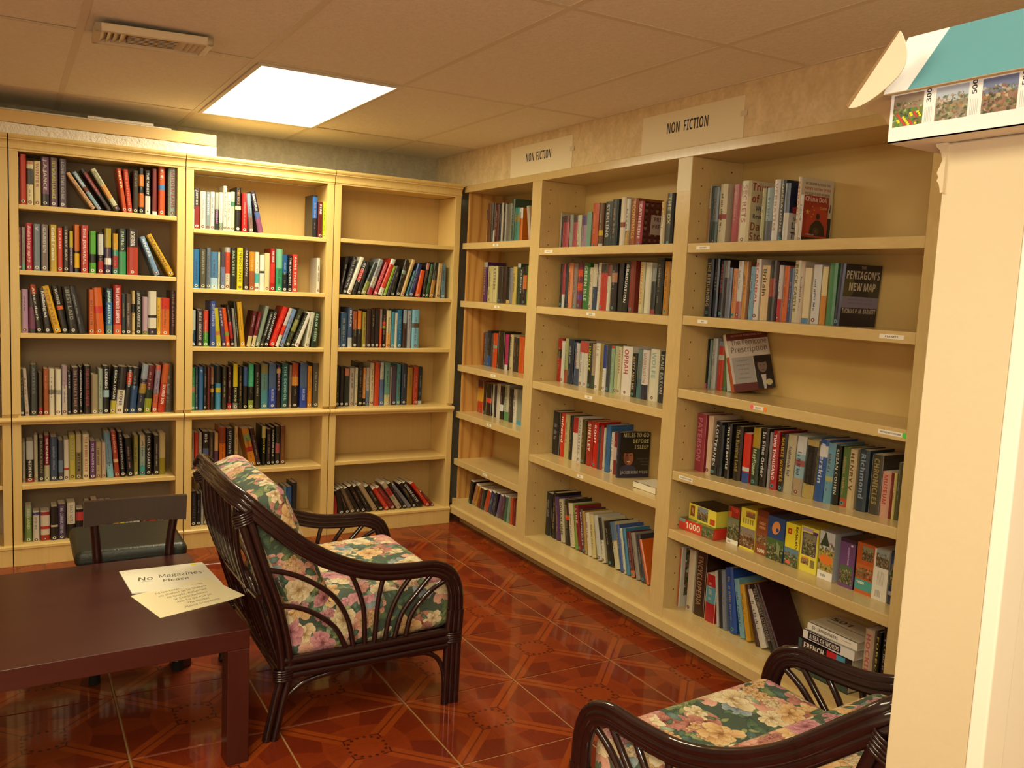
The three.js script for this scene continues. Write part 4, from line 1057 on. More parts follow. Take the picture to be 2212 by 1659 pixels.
const atlas = [0, 1].map((a) => canvasTex(ATL, ATL, (g) => {
  g.fillStyle = '#555'; g.fillRect(0, 0, ATL, ATL);
  for (const b of books) if (b.atlas === a) drawSpine(g, b, (b.cell % PER) * CW, Math.floor(b.cell / PER) * CH);
  if (a === 1) COVERS.forEach((c, k) => { g.save(); g.translate((k % 9) * KW, KY); g.beginPath(); g.rect(0, 0, KW, KH); g.clip(); COVER_ART[c](g, KW, KH); g.restore(); });
}));
const coverMat = atlas.map((m) => phys({ map: m, color: new THREE.Color(0.76, 0.76, 0.76), roughness: 0.4, clearcoat: 0.35, clearcoatRoughness: 0.25 }));
// jacket: boards and spine as one shell; u, v from the spine's own cell in the atlas
function bookGeometry(b) {
  const { t, h, d } = b, c = Math.min(0.0016, t * 0.12), r = Math.min(0.004, t * 0.2), hard = b.hard ? 0.0032 : 0.0004, bulge = b.hard ? 0.0022 : 0.0006;
  const out = [[0, -d], [0, -r], [t * 0.22, bulge * 0.7], [t * 0.5, bulge], [t * 0.78, bulge * 0.7], [t, -r], [t, -d]], inn = [[c, -d], [c, -r], [t * 0.25, -c], [t * 0.5, -c], [t * 0.75, -c], [t - c, -r], [t - c, -d]];
  const x0 = (b.cell % PER) * CW, y0 = Math.floor(b.cell / PER) * CH, plainU = (x0 + 1.5) / ATL, U = (f) => (x0 + 3.5 + f * (CW - 4.5)) / ATL, v0 = 1 - (y0 + CH - 1) / ATL, v1 = 1 - (y0 + 1) / ATL;
  const P = [], T = [];
  const quad = (a, b2, e, f, ua, ub, va = v0, vb = v1) => { P.push(...a, ...b2, ...e, ...a, ...e, ...f); T.push(ua, va, ub, va, ub, vb, ua, va, ub, vb, ua, vb); };
  const q3 = ([x, z], y) => [x, y, z];
  let k = COVERS.indexOf(b.cover);
  for (let i = 0; i < 6; i++) {
    const A = out[i], B = out[i + 1];
    let ua = plainU, ub = plainU, va = v0, vb = v1;
    if (i > 0 && i < 5) { ua = U(A[0] / t); ub = U(B[0] / t); }
    if (i === 5 && k >= 0) { ua = (k * KW + 1) / ATL; ub = (k * KW + KW - 1) / ATL; va = 1 - (KY + KH - 1) / ATL; vb = 1 - (KY + 1) / ATL; }
    quad(q3(A, 0), q3(B, 0), q3(B, h), q3(A, h), ua, ub, va, vb);
    const C = inn[i], D = inn[i + 1];
    quad(q3(D, 0), q3(C, 0), q3(C, h), q3(D, h), plainU, plainU);
    quad(q3(A, h), q3(B, h), q3(D, h), q3(C, h), plainU, plainU);
    quad(q3(C, 0), q3(D, 0), q3(B, 0), q3(A, 0), plainU, plainU);
  }
  quad(q3(inn[0], 0), q3(out[0], 0), q3(out[0], h), q3(inn[0], h), plainU, plainU);
  quad(q3(out[6], 0), q3(inn[6], 0), q3(inn[6], h), q3(out[6], h), plainU, plainU);
  const g = new THREE.BufferGeometry(); g.setAttribute('position', new THREE.Float32BufferAttribute(P, 3)); g.setAttribute('uv', new THREE.Float32BufferAttribute(T, 2)); g.computeVertexNormals();
  const pg = new THREE.BoxGeometry(t - 2 * c - 0.0004, h - 2 * hard, d - hard - 0.003); pg.translate(t / 2, h / 2, -(d - hard - 0.003) / 2 - 0.003); metric(pg);
  return [g, pg];
}
const RB = rng(2024);
for (const b of books) {
  b.hard = FACE[b.bay] === 'r' ? b.h > 0.195 : b.h > 0.214 || b.shelf === 'fourth' || b.shelf === 'bottom';
  const right = FACE[b.bay] === 'r', room = (right ? 0.262 : 0.226) - b.rec;
  b.d = Math.min(b.cover === 'china' ? 0.128 : b.cover ? 0.165 : b.h < 0.185 ? 0.108 : b.h < 0.205 ? 0.125 : 0.145, room - 0.003);
  const jit = b.cover || b.lean ? 0 : RB() * 0.008;
  if (b.cover === 'perri') b.rec = 0.1; if (b.cover === 'miles') b.rec = 0.1;
  const m = new THREE.Matrix4(), a = THREE.MathUtils.degToRad(b.lean), piv = b.lean > 0 ? b.t : 0;
  // local frame: x along the shelf, z towards the viewer
  m.makeTranslation(b.lean > 0 ? b.s + b.t / Math.max(0.6, Math.cos(a)) : b.s, 0, 0).multiply(new THREE.Matrix4().makeRotationZ(-a)).multiply(new THREE.Matrix4().makeTranslation(-piv, 0, 0));
  const w = right ? new THREE.Matrix4().makeTranslation(b.rec + jit, b.y + 0.0004, 0).multiply(new THREE.Matrix4().makeRotationY(-Math.PI / 2)) : new THREE.Matrix4().makeTranslation(0, b.y + 0.0004, -b.rec - jit);
  const yaw = { miles: -0.2, map: -0.1, perri: -0.5 }[b.cover];
  if (yaw) { if (b.cover === 'miles') b.d = 0.155; if (b.cover === 'perri') b.d = 0.165; m.multiply(new THREE.Matrix4().makeTranslation(b.t, 0, 0)).multiply(new THREE.Matrix4().makeRotationY(yaw)).multiply(new THREE.Matrix4().makeTranslation(-b.t, 0, 0)); }
  b.matrix = w.multiply(m);
}
// how large each book shows in the photograph: corners of spine and right board
camera.updateMatrixWorld(); camera.matrixWorldInverse.copy(camera.matrixWorld).invert();
camera.aspect = 2212 / 1659; camera.updateProjectionMatrix();
function shown(b) {
  const pr = (x, y, z) => V(x, y, z).applyMatrix4(b.matrix).project(camera), q = [pr(0, 0, 0), pr(b.t, 0, 0), pr(b.t, b.h, 0), pr(0, b.h, 0)];
  if (q.every((p) => p.x < -1 || p.x > 1 || p.y < -1)) return 0;
  let A = 0; for (let i = 0; i < 4; i++) { const n = q[(i + 1) % 4]; A += q[i].x * n.y - n.x * q[i].y; }
  return Math.abs(A) * (b.cover ? 6 : 1) * (q[0].x < -1 ? 0.4 : 1);
}
const ranked = [...books].sort((a, b) => shown(b) - shown(a)), single = new Set(ranked.slice(0, 300)), rest = { covers0: [], covers1: [], pages: [] };
const words = (b) => {
  const base = colourName(b.base), big = b.bands.filter((q) => q[1] >= 0.1).sort((x, y) => y[1] - x[1])[0];
  let s = base;
  if (big) { const c = colourName(big[2]), at = { t: 'top', b: 'bottom', m: 'middle' }[big[3]]; if (c !== base) return `${base} book with ${c} ${at} band`; }
  if (b.cover) return { china: 'red thriller showing yellow stars on its cover', map: 'dark book facing out with large cream title lettering', miles: 'dark memoir facing out with a smiling portrait', perri: 'leaning health book facing out with a portrait photo', press: 'rose book with many small portraits on its cover', liberty: 'blue and white book with a flag on its cover', man: 'tall white book behind a red one', triumph: 'fat cream book with red lettering', garden: 'large white book with a garden photo cover' }[b.cover];
  return `${Math.abs(b.lean) > 4 ? 'leaning ' : b.t > 0.034 ? 'thick ' : b.t < 0.017 ? 'thin ' : ''}${s} book`;
};
const label16 = (b) => { const tail = `${ORD[b.i]} from left, ${b.shelf} shelf, ${BAYNAME[b.bay]}`, n = (s) => s.split(/[\s-]+/).length; let w = words(b); if (n(`${w}, ${tail}`) > 16) w = w.replace(' band', ''); if (n(`${w}, ${tail}`) > 16) w = w.replace(/ (with|showing|facing) .*/, ''); return `${w}, ${tail}`; };
for (const b of books) {
  const [cg, pg] = bookGeometry(b);
  if (single.has(b)) {
    const o = new THREE.Group(); o.name = numbered('book'); scene.add(o); b.matrix.decompose(o.position, o.quaternion, o.scale);
    tag(o, label16(b), 'book', `books on the ${b.shelf} shelf of the ${BAYNAME[b.bay]}`);
    part('cover', cg, coverMat[b.atlas], o); part('pages', pg, M.pages, o);
  } else { cg.applyMatrix4(b.matrix); pg.applyMatrix4(b.matrix); rest['covers' + b.atlas].push(cg); rest.pages.push(pg); }
}
{
  const o = new THREE.Group(); o.name = 'book_rows'; scene.add(o); o.userData.kind = 'stuff';
  tag(o, 'smaller and farther books filling out the rows on all the shelves', 'books');
  if (rest.covers0.length) part('covers', rest.covers0, coverMat[0], o); if (rest.covers1.length) part('covers', rest.covers1, coverMat[1], o); part('pages', rest.pages, M.pages, o);
}

// ---------------------------------------------------------------- puzzle boxes and lying books
const PW = 160, PH = 400;
const scenery = (g, x, y, w, h, sky, ground, seed) => { const R = rng(seed); g.save(); g.beginPath(); g.rect(x, y, w, h); g.clip(); g.fillStyle = sky; g.fillRect(x, y, w, h * 0.5); g.fillStyle = ground; g.fillRect(x, y + h * 0.45, w, h * 0.55); for (let i = 0; i < 170; i++) { g.fillStyle = ['#3c5230', '#5a6440', '#7a6248', '#a87850', '#c8bca0', '#8a5a48', '#2c382a', '#8a9468'][Math.floor(R() * 8)]; g.globalAlpha = 0.6; g.beginPath(); g.ellipse(x + R() * w, y + h * (0.25 + 0.75 * R()), 2 + R() * w * 0.07, 2 + R() * h * 0.05, R() * 3, 0, 7); g.fill(); } g.globalAlpha = 1; g.restore(); };
const txt = (g, s, x, y, w, size, ink, rot = 0, font = 'bold') => { g.save(); g.translate(x, y); g.rotate(rot); g.textAlign = 'center'; g.textBaseline = 'middle'; g.font = `${font} ${size}px sans-serif`; g.fillStyle = ink; const m = g.measureText(s).width; g.scale(w / m, 1); g.fillText(s, 0, 0); g.restore(); };
const fill = (g, c, x, y, w, h) => { g.fillStyle = c; g.fillRect(x, y, w, h); };
const PART = [
  (g) => { fill(g, '#54462c', 0, 0, PW, PH); fill(g, '#a82c20', 30, 0, 130, 110); for (let k = 0; k < 4; k++) fill(g, '#e08838', 6 + k * 12, 60, 7, 90); txt(g, 'TRIP', 100, 40, 90, 50, '#d86050'); scenery(g, 0, 120, PW, 230, '#788060', '#3c4a28', 1); fill(g, '#f0ece0', 0, 350, PW, 50); txt(g, '500', 40, 376, 40, 26, '#333'); },
  (g) => { fill(g, '#e8dc48', 0, 0, PW, PH); scenery(g, 55, 22, 95, 62, '#d88840', '#b04828', 2); for (let k = 0; k < 5; k++) fill(g, '#9a9048', 26 + k * 24, 100, 14, 50); scenery(g, 0, 190, PW, 190, '#8a8078', '#6a3020', 3); },
  (g) => { fill(g, '#8a4a26', 0, 0, PW, PH); fill(g, '#6a3418', 0, 0, PW, 60); txt(g, 'GREAT', 80, 120, 90, 34, '#d8a878'); txt(g, 'VIEWS', 80, 156, 90, 30, '#d8a878'); scenery(g, 12, 200, 136, 110, '#8a5030', '#7a4020', 4); txt(g, '1000', 80, 364, 110, 46, '#f0e4c8'); },
  (g) => { fill(g, '#2c4c84', 0, 0, PW, PH); g.fillStyle = '#e89a58'; g.beginPath(); g.ellipse(80, 100, 36, 62, 0.2, 0, 7); g.fill(); g.fillStyle = '#2c4c84'; g.beginPath(); g.ellipse(92, 118, 14, 18, 0, 0, 7); g.fill(); scenery(g, 0, 200, PW, 200, '#4a6a3c', '#2c4020', 5); for (let k = 0; k < 4; k++) { fill(g, '#a8b888', 96 + k * 8, 220 + k * 10, 4, 110); } },
  (g) => { fill(g, '#e8d832', 0, 0, PW, PH); txt(g, 'Kodacolor', 128, 130, 230, 40, '#332c20', Math.PI / 2); fill(g, '#c83828', 26, 50, 44, 52); txt(g, 'K', 48, 76, 24, 34, '#e8d832'); scenery(g, 0, 230, PW, 170, '#6a8a98', '#3c5a34', 6); fill(g, '#e86858', 20, 350, 50, 30); },
  (g) => { fill(g, '#e8dc50', 0, 0, PW, PH); fill(g, '#b8a8c0', 10, 10, 100, 30); fill(g, '#5a3a78', 108, 30, 46, 24); fill(g, '#5a4a78', 16, 52, 128, 200); scenery(g, 26, 60, 108, 186, '#8a8a6a', '#4a5230', 7); scenery(g, 16, 268, 72, 66, '#e0a040', '#a84028', 8); fill(g, '#8a8040', 100, 280, 40, 70); },
  (g) => { scenery(g, 0, 0, PW, 330, '#c8ccd0', '#b8a048', 9); g.fillStyle = '#3c4a34'; g.beginPath(); g.moveTo(60, 0); g.lineTo(10, 120); g.lineTo(110, 120); g.fill(); g.fillStyle = '#e88030'; g.beginPath(); g.ellipse(80, 230, 70, 40, 0, 0, 7); g.fill(); fill(g, '#f0ece4', 0, 330, PW, 70); txt(g, '1000', 60, 366, 60, 30, '#666'); },
  (g) => { fill(g, '#6e4a7c', 0, 0, PW, PH); fill(g, '#3a2438', 0, 0, PW, 30); txt(g, 'SPRINGTIME', 90, 140, 150, 20, '#c8b0d0', Math.PI / 2); scenery(g, 12, 220, 130, 150, '#586a4a', '#3a4a2c', 10); fill(g, '#e0d8c8', 110, 40, 20, 16); },
  (g) => { fill(g, '#b85a26', 0, 0, PW, PH); scenery(g, 48, 24, 96, 110, '#8a8a70', '#5a4428', 11); scenery(g, 0, 170, PW, 110, '#c06830', '#a84c20', 12); fill(g, '#4a9a94', 0, 290, PW, 84); txt(g, '1000', 50, 316, 70, 34, '#e8f0e8'); fill(g, '#c8602c', 0, 374, PW, 26); },
  (g) => { fill(g, '#dcd6c8', 0, 0, PW, PH); scenery(g, 20, 0, 140, 140, '#98a0a0', '#5a4c38', 13); for (let k = 0; k < 6; k++) fill(g, '#8a8478', 50 + k * 12, 170, 3, 110); for (let k = 0; k < 16; k++) if (k % 3) fill(g, '#4a4640', 36 + k * 4, 320, 2, 54); },
  (g) => { fill(g, '#22304a', 0, 0, PW, PH); scenery(g, 0, 40, PW, 220, '#2c4468', '#24402c', 14); fill(g, '#8a90a0', 0, 300, PW, 30); },
];
const FLATART = { // printed faces of the lying boxes and the multi pack, in one sheet
  thousand: [0, 410, 640, 150, (g, w, h) => { fill(g, '#3c5a34', 0, 0, w, h); scenery(g, w * 0.56, 0, w * 0.44, h, '#5a7048', '#3c5a2c', 21); fill(g, '#d83c28', 0, 0, w * 0.66, h); fill(g, '#88a0a8', 0, 0, w * 0.18, h * 0.35); txt(g, '1000', w * 0.4, h * 0.52, w * 0.44, h * 0.8, '#f2e8d4'); }],
  yellow: [650, 410, 640, 220, (g, w, h) => { fill(g, '#e8da4c', 0, 0, w, h); fill(g, '#8a4a24', w * 0.06, h * 0.12, w * 0.16, h * 0.66); txt(g, 'K', w * 0.14, h * 0.45, 60, 110, '#d8b060'); scenery(g, w * 0.32, h * 0.05, w * 0.38, h * 0.82, '#8090a0', '#5a4a38', 22); fill(g, '#c85030', w * 0.78, h * 0.55, w * 0.18, h * 0.36); }],
  pack: [0, 640, 1500, 300, (g, w, h) => {
    fill(g, '#e6e4e4', 0, 0, w, h); const n = ['300', '500', '500', '500', '500', '500'];
    const sk = ['#8a7a6a', '#a8b0c0', '#6a7498', '#98a8b0', '#6a3a34', '#8a98a8'], gr = ['#5a7a38', '#8a8070', '#8a6a5a', '#4a4238', '#6a4a38', '#5a6a48'];
    n.forEach((s, k) => { const x = 20 + k * 246; scenery(g, x, 8, 176, 196, sk[k], gr[k], 30 + k); if (k === 0) for (let q = 0; q < 26; q++) { fill(g, q % 2 ? '#e0d020' : '#c03830', x + 20 + (q * 37) % 140, 120 + (q * 23) % 80, 14, 12); } txt(g, s, x + 206, 40, 86, 36, '#222', -Math.PI / 2); for (let q = 0; q < 5; q++) fill(g, '#b8b4ac', x + 188 + q * 9, 110, 3, 90); });
  }],
  tealpanel: [1300, 410, 700, 220, (g, w, h) => { fill(g, '#e2e0de', 0, 0, w, h); g.fillStyle = '#528a94'; g.beginPath(); g.moveTo(w * 0.155, 0); g.lineTo(w, 0); g.lineTo(w, h); g.lineTo(w * 0.09, h); g.fill(); }],
  verbs: [0, 950, 700, 90, (g, w, h) => { fill(g, '#ece6d8', 0, 0, w, h); txt(g, '501 SPANISH VERBS', w * 0.36, h * 0.5, w * 0.52, h * 0.5, '#2a2624'); fill(g, '#9a958a', w * 0.72, h * 0.4, w * 0.16, 6); }],
  sea: [720, 950, 700, 90, (g, w, h) => { fill(g, '#e4e0da', 0, 0, w, h); fill(g, '#2a2830', w * 0.1, h * 0.12, w * 0.64, h * 0.72); txt(g, 'A SEA OF WORDS', w * 0.42, h * 0.5, w * 0.58, h * 0.62, '#e0dcd4'); }],
  french: [0, 1050, 700, 110, (g, w, h) => { fill(g, '#1e1c20', 0, 0, w, h); fill(g, '#3c5a5a', 0, 0, w * 0.07, h); txt(g, 'FRENCH', w * 0.3, h * 0.5, w * 0.4, h * 0.72, '#e8e0cc'); fill(g, '#c82c34', w * 0.55, 0, w * 0.18, h); fill(g, '#4a98b8', w * 0.73, 0, w * 0.16, h); }],
  green: [720, 1050, 700, 110, (g, w, h) => { fill(g, '#2c4440', 0, 0, w, h); }],
  white: [1440, 950, 500, 90, (g, w, h) => { fill(g, '#e8e0c8', 0, 0, w, h); }],
  paperone: [0, 1180, 720, 420, (g, w, h) => { fill(g, '#f4ecd6', 0, 0, w, h); g.fillStyle = '#3a3428'; txt(g, 'No', w * 0.22, h * 0.46, 130, 86, '#4a4436', 0, 'italic'); txt(g, 'Magazines', w * 0.63, h * 0.42, 370, 76, '#4a4436', 0, 'italic'); txt(g, 'Please', w * 0.54, h * 0.62, 220, 60, '#4a4436', 0, 'italic'); fill(g, '#6a6454', w * 0.17, h * 0.58, 90, 4); }],
  papertwo: [740, 1180, 720, 480, (g, w, h) => { fill(g, '#f4e6bc', 0, 0, w, h); ['Do Not Leave or Put Books', 'on shelves or In Shelves', 'All Books, Returned', 'or Contributions', 'Are To Be Put In', 'The Basket', 'Please Cooperate'].forEach((s, k) => txt(g, s, w * 0.54, 70 + k * 56, Math.min(430, s.length * 19), 40, '#5a5240', 0, 'italic')); }],
  verbscover: [1480, 1050, 440, 560, (g, w, h) => { fill(g, '#d8ccb0', 0, 0, w, h); g.save(); txt(g, '501', w * 0.3, h * 0.3, 190, 150, '#2a2624'); fill(g, '#2a2624', w * 0.1, h * 0.52, w * 0.8, 14); g.restore(); }],
};
const printTex = canvasTex(2048, 2048, (g) => {
  fill(g, '#ddd8cc', 0, 0, 2048, 2048);
  PART.forEach((f, k) => { g.save(); g.translate(k * (PW + 4), 0); g.beginPath(); g.rect(0, 0, PW, PH); g.clip(); f(g); g.restore(); });
  for (const k in FLATART) { const [x, y, w, h, f] = FLATART[k]; g.save(); g.translate(x, y); g.beginPath(); g.rect(0, 0, w, h); g.clip(); f(g, w, h); g.restore(); }
});
M.print = phys({ map: printTex, roughness: 0.35, clearcoat: 0.4, clearcoatRoughness: 0.2 });
M.printMatte = std({ map: printTex, roughness: 0.8 });
// box whose six faces take rectangles of the print sheet: order right, left, top, bottom, front, back
function printed(w, h, d, faces) {
  const g = new THREE.BoxGeometry(w, h, d), uv = g.attributes.uv;
  for (let f = 0; f < 6; f++) { const r = faces[f] ?? faces.all; for (let k = 0; k < 4; k++) { const i = f * 4 + k, u = uv.getX(i), v = uv.getY(i); uv.setXY(i, (r[0] + 1 + u * (r[2] - 2)) / 2048, 1 - (r[1] + 1 + (1 - v) * (r[3] - 2)) / 2048); } }
  return g;
}
const cell = (k) => [k * (PW + 4), 0, PW, PH], sheet = (k) => FLATART[k].slice(0, 4), patch = (k, fx = 0.5, fy = 0.05) => { const [x, y, w, h] = FLATART[k]; return [x + w * fx, y + h * fy, 6, 6]; }, cpatch = (k, x = 4, y = 8) => [k * (PW + 4) + x, y, 6, 6];
const PZ = [[2.204, 62, 147, 'puzzle box with green garden picture and red top'], [2.27, 76, 156, 'puzzle box with yellow upper half and desert picture'], [2.349, 56, 167, 'brown puzzle box numbered 1000 in cream'], [2.409, 80, 160, 'blue puzzle box with an orange palette shape'], [2.492, 64, 155, 'yellow puzzle box with sideways lettering and garden picture'], [2.559, 76, 160, 'yellow puzzle box with a tall framed woodland picture'], [2.646, 62, 166, 'pale puzzle box with pine tree and orange sunset'], [2.73, 60, 164, 'purple puzzle box with a woodland picture'], [2.794, 68, 167, 'orange puzzle box with teal band numbered 1000'], [2.865, 54, 165, 'white puzzle box back with printed bar code'], [2.923, 40, 172, 'dark blue puzzle box against the right end']];
PZ.forEach(([z, t, h, words2], k) => {
  const T = t / 1000, H = h / 1000, dep = 0.15, o = thing('puzzle_box', `${words2}, on the puzzle shelf`, 'puzzle box', [0.09 + (k % 3) * 0.003, 0.4815, z], -Math.PI / 2, 'puzzle boxes standing on one shelf');
  const lid = printed(T, H, dep * 0.72, { 4: cell(k), all: cpatch(k) }); lid.translate(T / 2, H / 2, -dep * 0.36); part('lid', lid, M.print, o);
  const base = printed(T - 0.004, H - 0.004, dep * 0.3, { all: cpatch(k, 30, 60) }); base.translate(T / 2, H / 2, -dep * 0.85); part('base', base, M.print, o);
});
{
  const o = thing('puzzle_box', 'flat red and green puzzle box numbered 1000, below the yellow box', 'puzzle box', [0.05, 0.4815, 1.975], -Math.PI / 2);
  const H = 0.042, L = 0.2, D = 0.19; let g = printed(L, H, D, { 4: sheet('thousand'), 0: patch('thousand', 0.3, 0.06), all: patch('thousand', 0.6, 0.5) }); g = printed(L, H, D, { 4: sheet('thousand'), 0: [FLATART.thousand[0] + 380, FLATART.thousand[1] + 4, 8, 8], all: [FLATART.thousand[0] + 500, FLATART.thousand[1] + 100, 100, 40] }); g.translate(L / 2, H / 2 + 0.003, -D / 2); part('lid', g, M.print, o);
  const b = printed(L - 0.004, 0.02, D - 0.004, { all: [FLATART.thousand[0] + 4, FLATART.thousand[1] + 100, 6, 6] }); b.translate(L / 2, 0.01, -D / 2); part('base', b, M.print, o);
  const q = thing('puzzle_box', 'small yellow puzzle box lying on the flat red and green one', 'puzzle box', [0.075, 0.5272, 2.0], -Math.PI / 2 - 0.04);
  const g2 = printed(0.165, 0.064, 0.125, { 4: sheet('yellow'), 0: [FLATART.yellow[0] + 4, FLATART.yellow[1] + 4, 30, 20], 2: patch('french', 0.3, 0.02), all: patch('yellow', 0.28, 0.5) }); g2.translate(0.0825, 0.032, -0.0625); part('lid', g2, M.print, q);
}
// books lying flat
function lying(label, z0, len, y, h, dep, rec, art, top, group) {
  const o = thing('book', label, 'book', [rec, y, z0], -Math.PI / 2, group);
  const c = 0.002; const sp = printed(len, h, 0.003, { 4: sheet(art), all: patch(art, 0.9, 0.2) }); sp.translate(len / 2, h / 2, -0.0015);
  const tp = printed(len, c, dep, { 2: top ? sheet(top) : patch(art, 0.95, 0.5), all: patch(art, 0.95, 0.5) }); tp.translate(len / 2, h - c / 2, -dep / 2);
  const bt = printed(len, c, dep, { all: patch(art, 0.95, 0.5) }); bt.translate(len / 2, c / 2, -dep / 2);
  part('cover', [sp, tp, bt], M.print, o); part('pages', (() => { const g = new THREE.BoxGeometry(len - 0.006, h - 2 * c - 0.0004, dep - 0.007); g.translate(len / 2, h / 2, -dep / 2 + 0.0004); return metric(g); })(), M.pages, o);
}
const G = 'language books stacked on the bottom shelf';
lying('dark green book at the bottom of the stacked language books', 2.6, 0.235, 0.1476, 0.038, 0.16, 0.055, 'green', null, G);
lying('grey-green book second from the bottom of the language stack', 2.612, 0.225, 0.186, 0.036, 0.15, 0.06, 'green', null, G);
lying('black dictionary reading FRENCH in the language book stack', 2.616, 0.22, 0.2224, 0.04, 0.15, 0.062, 'french', null, G);
lying('white book with black title band, under the top book of the stack', 2.63, 0.213, 0.2628, 0.033, 0.145, 0.065, 'sea', null, G);
lying('cream verb book numbered 501, topmost of the language stack', 2.642, 0.205, 0.2962, 0.029, 0.15, 0.07, 'verbs', 'verbscover', G);
lying('cream book lying flat beside the portrait memoir on built-in shelf', 1.655, 0.15, 0.5794, 0.028, 0.12, 0.055, 'white', null);

// ---------------------------------------------------------------- multi pack of puzzles on the partition
{
  const o = thing('puzzle_box', 'open white puzzle multi pack with teal lid on the partition end', 'puzzle box', [-1.322, 1.6225, 3.868], -Math.PI / 2);
  const L = 0.36, D = 0.2, H = 0.06, w = 0.0016;
  const front = printed(L, H, w, { 4: sheet('pack'), all: patch('white', 0.5, 0.5) }); front.translate(L / 2, H / 2, -w / 2);
  const bottom = printed(L, w, D, { 3: [1444, 956, 6, 6], all: patch('white', 0.5, 0.5) }); bottom.translate(L / 2, w / 2, -D / 2);
  const back = printed(L, H, w, { all: patch('white', 0.5, 0.5) }); back.translate(L / 2, H / 2, -D + w / 2);
  const sideR = printed(w, H, D, { all: patch('white', 0.5, 0.5) }); sideR.translate(L - w / 2, H / 2, -D / 2);
  part('tray', [front, bottom, back, sideR], M.printMatte, o);
  const poly = (pts) => { const h = new THREE.Shape(pts.map(([x, y]) => new THREE.Vector2(x, y))); const g = new THREE.ExtrudeGeometry(h, { depth: w, bevelEnabled: false }); return metric(g); };
  part('end_flap', poly([[-0.04, 0.05], [-0.012, 0.062], [0.0005, 0.06], [0.0005, 0.02], [-0.011, 0.036]]).rotateY(0.25).translate(0, 0, -0.003), M.brownCard, o);
  // lid panel leaning back from the front edge, its top, and a curved side flap
  const LH = 0.086, lid = printed(L + 0.02, LH, w, { 4: sheet('tealpanel'), all: patch('white', 0.5, 0.5) }); lid.translate(L / 2 + 0.008, LH / 2, 0); lid.rotateX(-0.46); lid.translate(0, 0.0595, 0.013); part('lid', lid, M.printMatte, o);
  const ltop = printed(L, w, D - 0.03, { all: patch('white', 0.5, 0.5) }); ltop.translate(L / 2 + 0.008, 0.136, -(D - 0.03) / 2 - 0.025); part('lid_top', ltop, M.printMatte, o);
  const sh = new THREE.Shape(); sh.moveTo(0.026, 0.1295); sh.bezierCurveTo(0.038, 0.112, 0.046, 0.09, 0.028, 0.074); sh.bezierCurveTo(0.012, 0.061, -0.01, 0.049, -0.03, 0.046); sh.lineTo(-0.042, 0.047); sh.closePath();
  const sf = new THREE.ExtrudeGeometry(sh, { depth: w, bevelEnabled: false, curveSegments: 16 }); sf.translate(0, 0, 0.0275); part('side_flap', metric(sf), M.card, o);
  part('flap_edge', poly([[0.026, 0.1295], [-0.042, 0.047], [-0.047, 0.0515], [0.0225, 0.131]]).rotateY(0.0).translate(0, 0, 0.0265), M.brownCard, o);
}

// ---------------------------------------------------------------- coffee table with two notices
{
  const x0 = -2.835, x1 = -1.735, z0 = 1.41, z1 = 2.20, H = 0.405, o = thing('coffee_table', 'dark brown low table with thick square legs beside the armchair', 'table', [(x0 + x1) / 2, 0, (z0 + z1) / 2], 0.049);
  const w = (x1 - x0) / 2, d = (z1 - z0) / 2;
  part('tabletop', bx(-w, w, H - 0.058, H, -d, d, 0.002, 'x'), M.tableWood, o);
  for (const sx of [-1, 1]) for (const sz of [-1, 1]) part('leg', bx(sx > 0 ? w - 0.062 : -w, sx > 0 ? w : -w + 0.062, 0, H - 0.058, sz > 0 ? d - 0.062 : -d, sz > 0 ? d : -d + 0.062, 0.002), M.tableWood, o);
}
function sheetMesh(name, label, corners, art, curl, th = 0.0012) {
  // corners: far left, far right, near right, near left on the table top
  const n = 14, P = [], T = [], I = [], [x, y, w, h] = sheet(art);
  for (const s of [0, 1]) for (let i = 0; i <= n; i++) for (let k = 0; k <= n; k++) {
    const u = k / n, v = i / n, px = (1 - u) * ((1 - v) * corners[0][0] + v * corners[3][0]) + u * ((1 - v) * corners[1][0] + v * corners[2][0]), pz = (1 - u) * ((1 - v) * corners[0][1] + v * corners[3][1]) + u * ((1 - v) * corners[1][1] + v * corners[2][1]);
    P.push(px, 0.4056 + curl(u, v) + (s ? 0 : th), pz); T.push((x + 2 + u * (w - 4)) / 2048, 1 - (y + 2 + v * (h - 4)) / 2048);
  }
  const m = (n + 1) * (n + 1);
  for (let i = 0; i < n; i++) for (let k = 0; k < n; k++) { const a = i * (n + 1) + k, b = a + 1, c = a + n + 1, e = c + 1; I.push(a, c, b, b, c, e); I.push(m + a, m + b, m + c, m + b, m + e, m + c); }
  const edge = (a, b) => I.push(a, b, m + a, b, m + b, m + a);
  for (let k = 0; k < n; k++) { edge(k, k + 1); edge((n + 1) * n + k + 1, (n + 1) * n + k); edge((k + 1) * (n + 1), k * (n + 1)); edge(k * (n + 1) + n, (k + 1) * (n + 1) + n); }
  const g = new THREE.BufferGeometry(); g.setAttribute('position', new THREE.Float32BufferAttribute(P, 3)); g.setAttribute('uv', new THREE.Float32BufferAttribute(T, 2)); g.setIndex(I); const gg = g.toNonIndexed(); gg.computeVertexNormals();
  const o = thing(name, label, 'notice', [0, 0, 0]); part('sheet', gg, M.printMatte, o); return o;
}
